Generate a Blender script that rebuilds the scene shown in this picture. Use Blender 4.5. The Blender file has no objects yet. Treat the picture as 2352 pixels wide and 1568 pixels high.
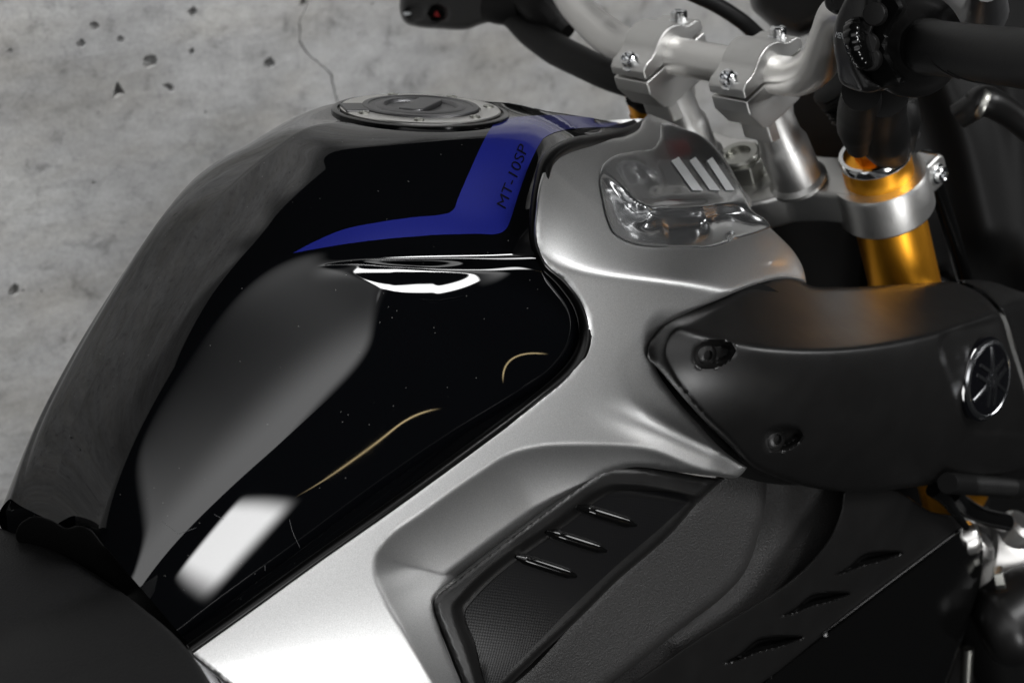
import bpy, bmesh, math, random
import numpy as np
from mathutils import Vector, Matrix
from mathutils.bvhtree import BVHTree
from mathutils.geometry import delaunay_2d_cdt
random.seed(7); np.random.seed(7)
SC = bpy.context.scene
COL = SC.collection

# ---------------------------------------------------------------- camera, world, lights, exposure
# bike axes: X forward, Y to the far side, Z up (metres). w = distance from the bike's centre plane to the near side.
AZ, PI_, FL, SW, W, H = math.radians(46), math.radians(18.5), 50.0, 22.3, 2352.0, 1568.0
cr = np.array([math.cos(AZ), -math.sin(AZ), 0.0])
cd = np.array([math.sin(AZ)*math.cos(PI_), math.cos(AZ)*math.cos(PI_), -math.sin(PI_)])
cu = np.cross(cr, cd)
KP = SW/FL/W
def ray(x, y): return cd + cr*((x-W/2)*KP) - cu*((y-H/2)*KP)
CAM = np.array([0, 0, .95]) - 1.75*ray(1695, 350)
def at(x, y, w):
    v = ray(x, y); return CAM + v*((-w-CAM[1])/v[1])
def proj(p):
    q = np.asarray(p, float)-CAM; z = q@cd
    return np.stack([q@cr/z/KP+W/2, H/2-q@cu/z/KP], -1)

cam = bpy.data.cameras.new('camera'); co = bpy.data.objects.new('camera', cam); COL.objects.link(co)
cam.lens = FL; cam.sensor_width = SW; cam.clip_start = .05; cam.clip_end = 100
m = Matrix((cr, cu, -cd)).transposed().to_4x4(); m.translation = CAM; co.matrix_world = m
cam.dof.use_dof = True; cam.dof.focus_distance = 1.43; cam.dof.aperture_fstop = 6.3
SC.camera = co

wd = bpy.data.worlds.new('World'); SC.world = wd; wd.use_nodes = True
wd.node_tree.nodes['Background'].inputs[0].default_value = (.9, .95, 1, 1)
wd.node_tree.nodes['Background'].inputs[1].default_value = .012

def area(name, loc, target, sx, sy, radiance, col=(1, 1, 1), fall=None, shape='RECTANGLE', roll=0):
    # fall = (left, right, top, bottom): fraction of the lamp's width or height over which its glow fades to its edge
    l = bpy.data.lights.new(name, 'AREA'); l.shape = shape; l.size = sx; l.size_y = sy
    l.energy = radiance*math.pi*sx*sy*(.785 if shape == 'ELLIPSE' else 1); l.color = col
    o = bpy.data.objects.new(name, l); COL.objects.link(o); o.location = loc
    o.rotation_euler = (Vector(target)-Vector(loc)).to_track_quat('-Z', 'Y').to_euler()
    o.rotation_euler = (o.rotation_euler.to_matrix() @ Matrix.Rotation(math.radians(roll), 3, 'Z')).to_euler()
    if fall:
        l.use_nodes = True; nt = l.node_tree; N = nt.nodes.new; L = nt.links.new; em = nt.nodes['Emission']
        ge = N('ShaderNodeNewGeometry'); sp = N('ShaderNodeSeparateXYZ'); L(ge.outputs['Parametric'], sp.inputs[0]); out = None
        for k, (ax, inv) in enumerate(((0, 0), (0, 1), (1, 0), (1, 1))):
            if not fall[k]: continue
            mr = N('ShaderNodeMapRange'); mr.interpolation_type = 'SMOOTHSTEP'
            mr.inputs[1].default_value, mr.inputs[2].default_value = (1, 1-fall[k]) if inv else (0, fall[k]); L(sp.outputs[ax], mr.inputs[0])
            if out is None: out = mr.outputs[0]
            else:
                mm = N('ShaderNodeMath'); mm.operation = 'MULTIPLY'; L(out, mm.inputs[0]); L(mr.outputs[0], mm.inputs[1]); out = mm.outputs[0]
        L(out, em.inputs['Strength'])
    return o
area('key_softbox', (1.05, -1.40, 1.50), (-.35, -.1, .95), .70, .40, 9)
area('strip_lamp', (.27, -1.55, 2.28), (-.44, -.09, .97), .95, .36, 26, fall=(.12, .12, .2, .2))
area('side_softbox', (-.47, -2.05, .24), (-.55, -.1, .83), 1.05, .54, 12, fall=(.2, .2, .25, .25), roll=-42)
area('gold_line_strip', (.36, -2.20, .05), (-.4, -.1, .9), .60, .012, 6, (1, .78, .42), fall=(.5, .2, 0, 0))  # added warm strip, placed so its reflection draws a gold line on the tank
area('studio_wall_bounce', (-1.9, -2.4, 2.55), (-.4, -.1, 1.0), 5.2, 2.9, 1.75, fall=(.12, .12, 0, .75))
for x_ in (-1.05, -.6, -.15, .3, .75):                      # added spots without a known fixture, to brighten the concrete wall
    sp = bpy.data.lights.new('added_wall_spot', 'SPOT'); sp.energy = 520; sp.spot_size = math.radians(19); sp.spot_blend = 1.0; sp.shadow_soft_size = .05
    so = bpy.data.objects.new('added_wall_spot', sp); COL.objects.link(so); so.location = (x_, .10, 4.0)
    so.rotation_euler = (Vector((x_, .63, 1.05))-so.location).to_track_quat('-Z', 'Y').to_euler()

vs = SC.view_settings
vs.view_transform = 'Standard'; vs.look = 'None'; vs.exposure = 0; vs.gamma = 1; vs.use_curve_mapping = False
SC.cycles.use_denoising = True
SC.cycles.max_bounces = 8

# ---------------------------------------------------------------- materials
def mat(name, base, rough=.4, metal=0, coat=0, coat_r=.02, spec=.5, bump=None, flake=0, vary=0, aniso=0):
    M = bpy.data.materials.new(name); M.use_nodes = True; nt = M.node_tree; b = nt.nodes['Principled BSDF']
    b.inputs['Base Color'].default_value = (*base, 1); b.inputs['Roughness'].default_value = rough
    b.inputs['Metallic'].default_value = metal; b.inputs['Specular IOR Level'].default_value = spec
    b.inputs['Coat Weight'].default_value = coat; b.inputs['Coat Roughness'].default_value = coat_r
    N = nt.nodes.new; L = nt.links.new
    tc = N('ShaderNodeTexCoord')
    if bump:                                  # (scale, strength, distance)
        n = N('ShaderNodeTexNoise'); n.inputs['Scale'].default_value = bump[0]; n.inputs['Detail'].default_value = 3
        bp = N('ShaderNodeBump'); bp.inputs['Strength'].default_value = bump[1]; bp.inputs['Distance'].default_value = bump[2]
        L(tc.outputs['Object'], n.inputs['Vector']); L(n.outputs['Fac'], bp.inputs['Height']); L(bp.outputs[0], b.inputs['Normal'])
    if flake:
        n = N('ShaderNodeTexNoise'); n.inputs['Scale'].default_value = 1500; n.inputs['Detail'].default_value = 1
        mx = N('ShaderNodeMix'); mx.data_type = 'RGBA'
        mx.inputs[6].default_value = (*[c*(1-flake) for c in base], 1); mx.inputs[7].default_value = (*[min(1, c*(1+flake)) for c in base], 1)
        L(tc.outputs['Object'], n.inputs['Vector']); L(n.outputs['Fac'], mx.inputs[0]); L(mx.outputs[2], b.inputs['Base Color'])
    if vary:
        n = N('ShaderNodeTexNoise'); n.inputs['Scale'].default_value = 35; n.inputs['Detail'].default_value = 6
        mr = N('ShaderNodeMapRange'); mr.inputs[3].default_value = max(.02, rough-vary); mr.inputs[4].default_value = rough+vary
        mr.inputs[1].default_value = .3; mr.inputs[2].default_value = .7
        L(tc.outputs['Object'], n.inputs['Vector']); L(n.outputs['Fac'], mr.inputs[0]); L(mr.outputs[0], b.inputs['Roughness'])
    return M
M = {}
M['black_paint'] = mat('black_paint', (.0016, .0018, .0024), .6, 0, 1, .012, .0); M['black_paint'].node_tree.nodes['Principled BSDF'].inputs['Coat IOR'].default_value = 1.68
def weather(Mt, dust=.10):
    nt = Mt.node_tree; b = nt.nodes['Principled BSDF']; N = nt.nodes.new; L = nt.links.new; tc = N('ShaderNodeTexCoord')
    n = N('ShaderNodeTexNoise'); n.inputs['Scale'].default_value = 22; n.inputs['Detail'].default_value = 7; L(tc.outputs['Object'], n.inputs['Vector'])
    mr = N('ShaderNodeMapRange'); mr.inputs[1].default_value = .35; mr.inputs[2].default_value = .75; mr.inputs[3].default_value = .006; mr.inputs[4].default_value = .05
    L(n.outputs['Fac'], mr.inputs[0]); L(mr.outputs[0], b.inputs['Coat Roughness'])
    v = N('ShaderNodeTexVoronoi'); v.inputs['Scale'].default_value = 230; L(tc.outputs['Object'], v.inputs['Vector'])
    sc = N('ShaderNodeSeparateColor'); L(v.outputs['Color'], sc.inputs[0])
    a = N('ShaderNodeMath'); a.operation = 'GREATER_THAN'; a.inputs[1].default_value = .86; L(sc.outputs[0], a.inputs[0])
    d = N('ShaderNodeMath'); d.operation = 'LESS_THAN'; d.inputs[1].default_value = .085; L(v.outputs['Distance'], d.inputs[0])
    e = N('ShaderNodeMath'); e.operation = 'MULTIPLY'; L(a.outputs[0], e.inputs[0]); L(d.outputs[0], e.inputs[1])
    mx = N('ShaderNodeMix'); mx.data_type = 'RGBA'; mx.inputs[6].default_value = b.inputs['Base Color'].default_value; mx.inputs[7].default_value = (dust, dust, dust*.95, 1)
    L(e.outputs[0], mx.inputs[0]); L(mx.outputs[2], b.inputs['Base Color'])
weather(M['black_paint'])
M['blue_paint'] = mat('blue_paint', (.0085, .0135, .18), .5, 0, 1, .012, .12, flake=.25)
M['silver'] = mat('silver_paint', (.55, .55, .547), .43, 1, .35, .06, flake=.26)
M['lens'] = mat('smoked_gloss_plastic', (.40, .405, .41), .22, .9, .7, .03)
M['satin'] = mat('satin_black_plastic', (.0068, .0066, .0065), .36, 0, 0, 0, .45, bump=(900, .08, .0006), vary=.04)
M['grain'] = mat('grained_black_plastic', (.022, .0213, .021), .52, 0, 0, 0, .5, bump=(820, .8, .0016))
M['matte'] = mat('matte_black_plastic', (.0035, .0035, .0035), .5, 0, 0, 0, .22)
M['gloss'] = mat('gloss_black_plastic', (.003, .003, .003), .12, 0, 0, 0, .4)
M['rubber'] = mat('rubber', (.0035, .0035, .0035), .55, 0, 0, 0, .25, bump=(300, .2, .0006))
M['vinyl'] = mat('seat_vinyl', (.011, .011, .0114), .6, 0, 0, 0, .26, bump=(700, .6, .0012))
M['cast'] = mat('cast_aluminium', (.66, .655, .64), .40, 1, 0, 0, bump=(900, .18, .0005), vary=.05)
M['bar'] = mat('satin_aluminium', (.76, .75, .73), .33, 1, 0, 0, vary=.03)
M['bright'] = mat('bright_steel', (.72, .73, .74), .14, 1)
M['steel'] = mat('zinc_steel', (.40, .40, .37), .35, 1)
M['gold'] = mat('gold_anodised', (1.0, .44, .035), .38, 1)
M['chrome'] = mat('dark_chrome', (.55, .56, .58), .20, 1)
M['emblem_black'] = mat('emblem_black', (.003, .003, .004), .06, 0, 1, .01)
M['white'] = mat('white_insert', (.90, .92, .93), .4)
M['print'] = mat('white_print', (.75, .78, .8), .5)
M['red'] = mat('red_plastic', (.28, .006, .006), .35)
M['darkprint'] = mat('dark_print', (.002, .002, .006), .5, 0, 1, .012, .1)
M['edge'] = mat('black_rubber_seal', (.0015, .0015, .0015), .32, 0, 0, 0, .25)
M['scratch'] = mat('scratched_clearcoat', (.07, .07, .075), .4)
M['clear'] = mat('gunmetal', (.20, .20, .205), .42, 1)

def mesh_pattern():
    Mt = mat('dotted_black_plastic', (.004, .004, .0044), .30, 0, 0, 0, .3); nt = Mt.node_tree; b = nt.nodes['Principled BSDF']
    N = nt.nodes.new; L = nt.links.new
    tc = N('ShaderNodeTexCoord'); mp = N('ShaderNodeMapping'); mp.inputs['Rotation'].default_value = (0, math.radians(25), 0); mp.inputs['Scale'].default_value = (2400, 0, 2400)
    sx = N('ShaderNodeSeparateXYZ'); L(tc.outputs['Object'], mp.inputs[0]); L(mp.outputs[0], sx.inputs[0])
    def mth(op, a, b_=None):
        n = N('ShaderNodeMath'); n.operation = op
        for i, v in enumerate((a, b_)):
            if v is None: continue
            if isinstance(v, (int, float)): n.inputs[i].default_value = v
            else: L(v, n.inputs[i])
        return n.outputs[0]
    p = mth('MULTIPLY', mth('SINE', sx.outputs[0]), mth('SINE', sx.outputs[2]))
    bp = N('ShaderNodeBump'); bp.inputs['Strength'].default_value = .05; bp.inputs['Distance'].default_value = .0004
    L(p, bp.inputs['Height']); L(bp.outputs[0], b.inputs['Normal'])
    return Mt
M['dots'] = mesh_pattern()

def concrete():
    Mt = mat('concrete', (.4, .4, .39), .85, 0, 0, 0, .25); nt = Mt.node_tree; b = nt.nodes['Principled BSDF']
    N = nt.nodes.new; L = nt.links.new
    tc = N('ShaderNodeTexCoord')
    def noise(scale, detail=6, rough=.6, dist=0):
        mp = N('ShaderNodeMapping'); mp.inputs['Scale'].default_value = scale
        n = N('ShaderNodeTexNoise'); n.inputs['Scale'].default_value = 1; n.inputs['Detail'].default_value = detail
        n.inputs['Roughness'].default_value = rough; n.inputs['Distortion'].default_value = dist
        L(tc.outputs['Object'], mp.inputs[0]); L(mp.outputs[0], n.inputs['Vector']); return n.outputs['Fac']
    def ramp(f, *st):
        r = N('ShaderNodeValToRGB'); e = r.color_ramp.elements
        while len(e) < len(st): e.new(.5)
        for i, (p, c) in enumerate(st): e[i].position = p; e[i].color = (*c, 1) if isinstance(c, tuple) else (c, c, c, 1)
        L(f, r.inputs[0]); return r.outputs[0]
    def mul(a, c, fac=1, mode='MULTIPLY'):
        x = N('ShaderNodeMix'); x.data_type = 'RGBA'; x.blend_type = mode; x.inputs[0].default_value = fac
        L(a, x.inputs[6]); L(c, x.inputs[7]); return x.outputs[2]
    base = ramp(noise((3, 3, 5), 8, .65), (.3, (.28, .28, .272)), (.55, (.40, .40, .40)), (.75, (.49, .495, .49)))
    streak = ramp(noise((3.0, 3.0, 26), 7, .62, .5), (.30, .80), (.5, .98), (.8, 1.05))
    speck = ramp(noise((30, 30, 36), 7, .7, .4), (.30, .52), (.44, .92), (.62, 1.06))
    fine = ramp(noise((240, 240, 300), 3, .6), (.25, .82), (.55, 1.0), (.9, 1.08))
    brown = ramp(noise((7, 7, 20), 5, .6), (.42, (1, 1, 1)), (.72, (.95, .925, .88)))
    c = mul(mul(mul(mul(base, streak), speck), fine), brown)
    L(c, b.inputs['Base Color'])
    bp = N('ShaderNodeBump'); bp.inputs['Strength'].default_value = .35; bp.inputs['Distance'].default_value = .003
    L(noise((55, 55, 65), 8, .65), bp.inputs['Height']); L(bp.outputs[0], b.inputs['Normal'])
    return Mt
M['concrete'] = concrete()

# ---------------------------------------------------------------- helpers
BIKE_LOC = Vector((-.35, 0, 0))
def link(name, me, material, parent=None, label=None, sharp=32, smooth=True):
    o = bpy.data.objects.new(name, me); COL.objects.link(o)
    if material is not None and not me.materials: me.materials.append(M[material])
    if smooth:
        me.shade_smooth()
        if sharp: me.set_sharp_from_angle(angle=math.radians(sharp))
    if parent is not None:
        o.parent = parent
        if parent.type == 'EMPTY': o.matrix_parent_inverse = Matrix.Translation(-parent.location)
    if label: o['label'] = label
    return o
def mesh(name, V, F):
    me = bpy.data.meshes.new(name); me.from_pydata([tuple(map(float, v)) for v in V], [], [tuple(map(int, f)) for f in F]); me.update(); return me
def from_bm(name, bm, material, parent=None, label=None, sharp=32):
    bmesh.ops.recalc_face_normals(bm, faces=bm.faces)
    me = bpy.data.meshes.new(name); bm.to_mesh(me); bm.free(); return link(name, me, material, parent, label, sharp)

def crop(ox, oy, s): return lambda *pts: [((ox+p[0]/s)*.907407, (oy+p[1]/s)*.907407)+tuple(p[2:]) for p in pts]
c2, c3, c4 = crop(900, 0, 2.8), crop(1600, 0, 2.24), crop(1300, 250, 2.8)
c5, c6, c7, c8 = crop(1592, 650, 2.24), crop(1592, 1028, 2.24), crop(800, 1028, 2.24), crop(0, 1028, 2.24)
cB, cE, cR, cT = crop(780, 200, 3.92), crop(2192, 800, 5.2275), crop(2192, 1150, 2.7125), crop(2050, 0, 3.92)

def catmull(P, closed, step):
    """P: list of (x,y[,1]); a third entry marks a corner. Returns resampled points."""
    n = len(P); X = [np.array(p[:2], float) for p in P]; cor = [len(p) > 2 for p in P]; out = []
    for i in range(n if closed else n-1):
        a, b = X[i], X[(i+1) % n]
        p0 = X[i-1] if (closed or i > 0) else a*2-b
        p3 = X[(i+2) % n] if (closed or i < n-2) else b*2-a
        ln = np.linalg.norm(b-a)
        def tan(q0, q1, q2, corner):
            if corner: return None
            d1, d2 = np.linalg.norm(q1-q0)+1e-9, np.linalg.norm(q2-q1)+1e-9
            return ((q1-q0)/d1*d2+(q2-q1)/d2*d1)/(d1+d2)*ln
        t0 = tan(p0, a, b, cor[i]); t1 = tan(a, b, p3, cor[(i+1) % n])
        if t0 is None and t1 is None: t0 = t1 = b-a
        elif t0 is None: t0 = (b-a)*1.5-t1*.5
        elif t1 is None: t1 = (b-a)*1.5-t0*.5
        k = max(1, int(round(ln/step)))
        for j in range(k):
            t = j/k; h = (2*t**3-3*t**2+1, t**3-2*t**2+t, -2*t**3+3*t**2, t**3-t**2)
            out.append(h[0]*a+h[1]*t0+h[2]*b+h[3]*t1)
    if not closed: out.append(X[-1])
    return np.array(out)
def inside(Q, P):
    r = np.zeros(len(Q), bool); x, y = Q[:, 0], Q[:, 1]; n = len(P)
    for i in range(n):
        (x1, y1), (x2, y2) = P[i], P[(i+1) % n]
        if y1 == y2: continue
        c = ((y1 > y) != (y2 > y)) & (x < (x2-x1)*(y-y1)/(y2-y1)+x1); r ^= c
    return r
def dist(Q, P, closed=True, sign=False):
    A = P if closed else P[:-1]; B = np.roll(P, -1, 0) if closed else P[1:]
    best = np.full(len(Q), 1e9); sg = np.ones(len(Q)); tt = np.zeros(len(Q))
    for i, (a, b) in enumerate(zip(A, B)):
        ab = b-a; L2 = ab@ab+1e-12; t = np.clip((Q-a)@ab/L2, 0, 1); dv = Q-(a+t[:, None]*ab); dd = np.hypot(dv[:, 0], dv[:, 1])
        k = dd < best; best[k] = dd[k]; tt[k] = (i+t[k])/len(A)
        s = ab[0]*(Q[:, 1]-a[1])-ab[1]*(Q[:, 0]-a[0]); sg[k] = np.sign(s)[k]
    return (best*sg, tt) if sign else (best, tt)
def tps(ctrl, reg=2e-4):
    c = np.array(ctrl, float); X = c[:, :2]/500; y = c[:, 2]; n = len(X)
    def U(r2): return np.where(r2 > 0, r2*np.log(r2+1e-20), 0)
    K = U(((X[:, None]-X[None])**2).sum(-1))+reg*np.eye(n); P = np.c_[np.ones(n), X]
    S = np.linalg.solve(np.block([[K, P], [P.T, np.zeros((3, 3))]]), np.r_[y, 0, 0, 0])
    def f(Q):
        Q = np.asarray(Q, float)/500; return U(((Q[:, None]-X[None])**2).sum(-1))@S[:n]+S[n]+Q@S[n+1:]
    return f
def poly3(ctrl, deg=3):
    c = np.array(ctrl, float); T = [(i, j) for i in range(deg+1) for j in range(deg+1-i)]; n0 = lambda X: (X-[1400, 900])/500
    B = lambda X: np.stack([X[:, 0]**i*X[:, 1]**j for i, j in T], 1); A = B(n0(c[:, :2])); R = np.diag([.0 if i+j < 2 else (2e-3 if i+j < 3 else 8e-3) for i, j in T])
    K = np.linalg.solve(A.T@A+R, A.T@c[:, 2]); return lambda Q: B(n0(np.asarray(Q, float)))@K
def smin(a, b, k): return .5*(a+b-np.sqrt((a-b)**2+k*k))
sms = lambda t: (lambda u: u*u*(3-2*u))(np.clip(t, 0, 1))
def apply_feats(Q, w, feats):
    for f in feats:
        k = f[0]
        if k == 'recess':                    # closed outline, depth, transition px
            P = catmull(f[1], True, 12); d_, _ = dist(Q, P); ins = inside(Q, P)
            w = w-f[2]*sms(np.where(ins, d_, -d_)/f[3]+(f[4] if len(f) > 4 else 0))
        elif k == 'ridge':                   # open line, height, half width px, fades at its ends
            P = catmull(f[1], False, 12); d_, t = dist(Q, P, False)
            w = w+f[2]*np.exp(-(d_/f[3])**2)*(sms(t/(.2 if f[4] == 1 else f[4]))*sms((1-t)/.2) if len(f) > 4 and f[4] else 1)
        elif k == 'bar':                     # rounded bar along a line
            P = catmull(f[1], False, 8); d_, t = dist(Q, P, False); w = w+f[2]*np.sqrt(np.clip(1-(d_/f[3])**2, 0, 1))
        elif k == 'fold':                    # open line: pointed fold (height, rounding px, reach px, end fade)
            P = catmull(f[1], False, 12); d_, t = dist(Q, P, False); s = f[3]
            w = w+f[2]*np.exp(-(np.sqrt(d_*d_+s*s)-s)/f[4])*(sms(t/f[5])*sms((1-t)/f[5]) if len(f) > 5 else 1)
        elif k == 'scoop':                   # closed outline: crisp edge, then a hollow that deepens over a reach
            P = catmull(f[1], True, 12); d_, _ = dist(Q, P); ins = inside(Q, P); d_ = np.where(ins, d_, 0)
            w = w-f[2]*(1-np.exp(-(np.sqrt(d_*d_+f[4]**2)-f[4])/f[3]))
        elif k == 'undercut':                # closed outline, depth, step px, patch outline, reach: deep behind the step, flush at the patch edge
            P = catmull(f[1], True, 8); d_, _ = dist(Q, P); B_ = catmull(f[4], True, 8); e_, _ = dist(Q, B_)
            w = w-f[2]*sms(np.where(inside(Q, P), d_, 0)/f[3])*(1-np.exp(-e_/f[5]))
        elif k == 'plateau':                 # closed outline, drop outside it, transition px
            P = catmull(f[1], True, 12); d_, _ = dist(Q, P); w = w-f[2]*sms(np.where(inside(Q, P), 0, d_)/f[3])
        elif k == 'dish':                    # cx, cy, rx, ry, angle, depth
            _, cx, cy, rx, ry, a, dp = f; a = math.radians(a); x = Q[:, 0]-cx; y = Q[:, 1]-cy
            u = (x*math.cos(a)+y*math.sin(a))/rx; v = (-x*math.sin(a)+y*math.cos(a))/ry
            w = w-dp*sms((1-np.sqrt(u*u+v*v))*2.2)
    return w
def patch(name, outline, ctrl, material, parent, feats=(), step=8, thick=.006, roll=(10, .0025), label=None, sharp=40, holes=()):
    B = catmull(outline, True, step*.8); f = ctrl if callable(ctrl) else tps(ctrl)
    if ((B[:, 0]*np.roll(B[:, 1], -1)-np.roll(B[:, 0], -1)*B[:, 1]).sum()) < 0: B = B[::-1]
    t = np.roll(B, -1, 0)-np.roll(B, 1, 0); nrm = np.c_[-t[:, 1], t[:, 0]]; nrm /= np.linalg.norm(nrm, axis=1)[:, None]+1e-9
    pts = [B]; rw = roll[0] if roll else 0
    for g in ((.25, .6) if roll else ()):
        q = B+nrm*(rw*g); d_, _ = dist(q, B); ok = inside(q, B) & (d_ > rw*g*.93); pts.append(q[ok])
    lo, hi = B.min(0), B.max(0); gx = np.arange(lo[0], hi[0], step); gy = np.arange(lo[1], hi[1], step*.866)
    G = np.array([(x+(j % 2)*step/2, y) for j, y in enumerate(gy) for x in gx]); G = G+np.random.uniform(-.05, .05, G.shape)*step
    G = G[inside(G, B)]; d_, _ = dist(G, B); pts.append(G[d_ > max(step*.55, rw)])
    Q = np.vstack(pts); nb = len(B)
    vs_, _, fs, *_ = delaunay_2d_cdt([Vector(q) for q in Q], [], [list(range(nb))], 1, 1e-6)
    Q = np.array([tuple(v) for v in vs_]); d_, _ = dist(Q, B); w = apply_feats(Q, f(Q), feats)
    if roll: w = w-roll[1]*(1-np.clip(d_/rw, 0, 1))**2.2
    vv = cd[None]+cr[None]*((Q[:, :1]-W/2)*KP)-cu[None]*((Q[:, 1:]-H/2)*KP); V = list(CAM+vv*((-w-CAM[1])/vv[:, 1])[:, None]); F = []
    for a in fs:
        a = list(a); n = np.cross(V[a[1]]-V[a[0]], V[a[2]]-V[a[0]])
        F.append(a if n@(V[a[0]]-CAM) < 0 else a[::-1])
    bd = {}
    for a in F:
        for i in range(len(a)): bd[(a[i], a[(i+1) % len(a)])] = 1
    new = {}
    for (a, b) in list(bd):
        if (b, a) not in bd:
            for v in (a, b):
                if v not in new: new[v] = len(V); V.append(at(Q[v][0], Q[v][1], w[v]-thick))
            F.append([b, a, new[a], new[b]])
    me = mesh(name, V, F); o = link(name, me, material, parent, label, sharp); o['_w'] = 0; del o['_w']
    return o
def bvh(*obs):
    V, F = [], []
    for o in obs:
        k = len(V); V += [v.co.copy() for v in o.data.vertices]; F += [[i+k for i in p.vertices] for p in o.data.polygons]
    return BVHTree.FromPolygons(V, F)
def hit(tree, x, y):
    h = tree.ray_cast(Vector(CAM), Vector(ray(x, y)).normalized()); return h
def decal(name, Q, F, trees, material, parent, lift=.0005, label=None):
    """thin film laid on a surface"""
    V = []
    for q in Q:
        h = hit(trees, *q)
        V.append(np.array(h[0]+(h[1] if h[1].dot(Vector(ray(*q))) < 0 else -h[1])*lift) if h[0] else None)
    F = [f for f in F if all(V[i] is not None for i in f)]; V = [v if v is not None else np.zeros(3) for v in V]
    F = [f if np.cross(V[f[1]]-V[f[0]], V[f[2]]-V[f[0]])@(V[f[0]]-CAM) < 0 else f[::-1] for f in F]
    me = mesh(name, V, F); bm = bmesh.new(); bm.from_mesh(me); bmesh.ops.delete(bm, geom=[v for v in bm.verts if not v.link_faces], context='VERTS'); bm.to_mesh(me); bm.free()
    return link(name, me, material, parent, label, 60)
def poly_tris(outline, step=8):
    B = catmull(outline, True, step); lo, hi = B.min(0), B.max(0)
    G = np.array([(x, y) for y in np.arange(lo[1], hi[1], step) for x in np.arange(lo[0], hi[0], step)]+[B.mean(0)])
    G = G[inside(G, B)]; d_, _ = dist(G, B); G = G[d_ > step*.5]
    Q = np.vstack([B, G]); vs_, _, fs, *_ = delaunay_2d_cdt([Vector(q) for q in Q], [], [list(range(len(B)))], 1, 1e-6)
    return [tuple(v) for v in vs_], [list(f) for f in fs]
def text_tris(s, size=1, shear=0):
    cu_ = bpy.data.curves.new('t', 'FONT'); cu_.body = s; cu_.size = size; cu_.shear = shear; cu_.resolution_u = 3; cu_.offset = -.004
    o = bpy.data.objects.new('t', cu_); COL.objects.link(o); dg = bpy.context.evaluated_depsgraph_get(); dg.update()
    me = bpy.data.meshes.new_from_object(o.evaluated_get(dg)); bm = bmesh.new(); bm.from_mesh(me)
    bmesh.ops.triangulate(bm, faces=bm.faces); bmesh.ops.subdivide_edges(bm, edges=bm.edges[:], cuts=3, use_grid_fill=True); bmesh.ops.triangulate(bm, faces=bm.faces); bm.verts.index_update(); V = np.array([v.co[:2] for v in bm.verts]); bm.verts.ensure_lookup_table(); F = [[v.index for v in f.verts] for f in bm.faces]
    bm.free(); bpy.data.objects.remove(o); bpy.data.curves.remove(cu_); bpy.data.meshes.remove(me)
    V = V-V.min(0); return V, F
def frame(axis, ref=(0, 0, 1)):
    a = Vector(axis).normalized(); r = Vector(ref)
    if abs(a.dot(r)) > .95: r = Vector((1, 0, 0))
    x = (r-a*r.dot(a)).normalized(); return x, a.cross(x), a
def lathe(name, origin, axis, prof, material, parent=None, seg=48, ref=(0, 0, 1), label=None, sharp=32, wob=None):
    x, y, a = frame(axis, ref); o = Vector(origin); V, F = [], []
    for (r_, h_) in prof:
        for i in range(seg):
            t = 2*math.pi*i/seg; rr = r_*(wob(t) if wob else 1); V.append(o+x*rr*math.cos(t)+y*rr*math.sin(t)+a*h_)
    for k in range(len(prof)-1):
        for i in range(seg):
            j = (i+1) % seg; F.append([k*seg+i, k*seg+j, (k+1)*seg+j, (k+1)*seg+i])
    if prof[0][0] > 1e-5: F.append(list(range(seg))[::-1])
    if prof[-1][0] > 1e-5: F.append([(len(prof)-1)*seg+i for i in range(seg)])
    bm = bmesh.new(); me = mesh(name, V, F); bm.from_mesh(me); bmesh.ops.remove_doubles(bm, verts=bm.verts, dist=1e-6)
    bpy.data.meshes.remove(me); return from_bm(name, bm, material, parent, label, sharp)
def spline3(P, n):
    P = [np.array(p, float) for p in P]; out = []
    for i in range(len(P)-1):
        p0 = P[i-1] if i else P[0]*2-P[1]; p3 = P[i+2] if i < len(P)-2 else P[-1]*2-P[-2]; a, b = P[i], P[i+1]
        for j in range(n):
            t = j/n; out.append(.5*(2*a+(b-p0)*t+(2*p0-5*a+4*b-p3)*t*t+(3*a-p0-3*b+p3)*t**3))
    out.append(P[-1]); return np.array(out)
def tube(name, P, rad, material, parent=None, n=10, seg=20, label=None, rib=None, cap=True):
    S = spline3(P, n); R = np.interp(np.linspace(0, 1, len(S)), np.linspace(0, 1, len(rad)), rad) if hasattr(rad, '__len__') else np.full(len(S), rad)
    V, F = [], []; x = None
    for i, s in enumerate(S):
        t = Vector(S[min(i+1, len(S)-1)]-S[max(i-1, 0)]).normalized()
        if x is None: x, _, _ = frame(t)
        x = (x-t*x.dot(t)).normalized(); y = t.cross(x); r_ = R[i]*(1+(rib if rib and i % 2 else 0))
        for k in range(seg):
            a = 2*math.pi*k/seg; V.append(Vector(s)+x*r_*math.cos(a)+y*r_*math.sin(a))
    for i in range(len(S)-1):
        for k in range(seg):
            j = (k+1) % seg; F.append([i*seg+k, i*seg+j, (i+1)*seg+j, (i+1)*seg+k])
    if cap: F.append(list(range(seg))[::-1]); F.append([(len(S)-1)*seg+k for k in range(seg)])
    bm = bmesh.new(); me = mesh(name, V, F); bm.from_mesh(me); bpy.data.meshes.remove(me); return from_bm(name, bm, material, parent, label, 45)
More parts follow.
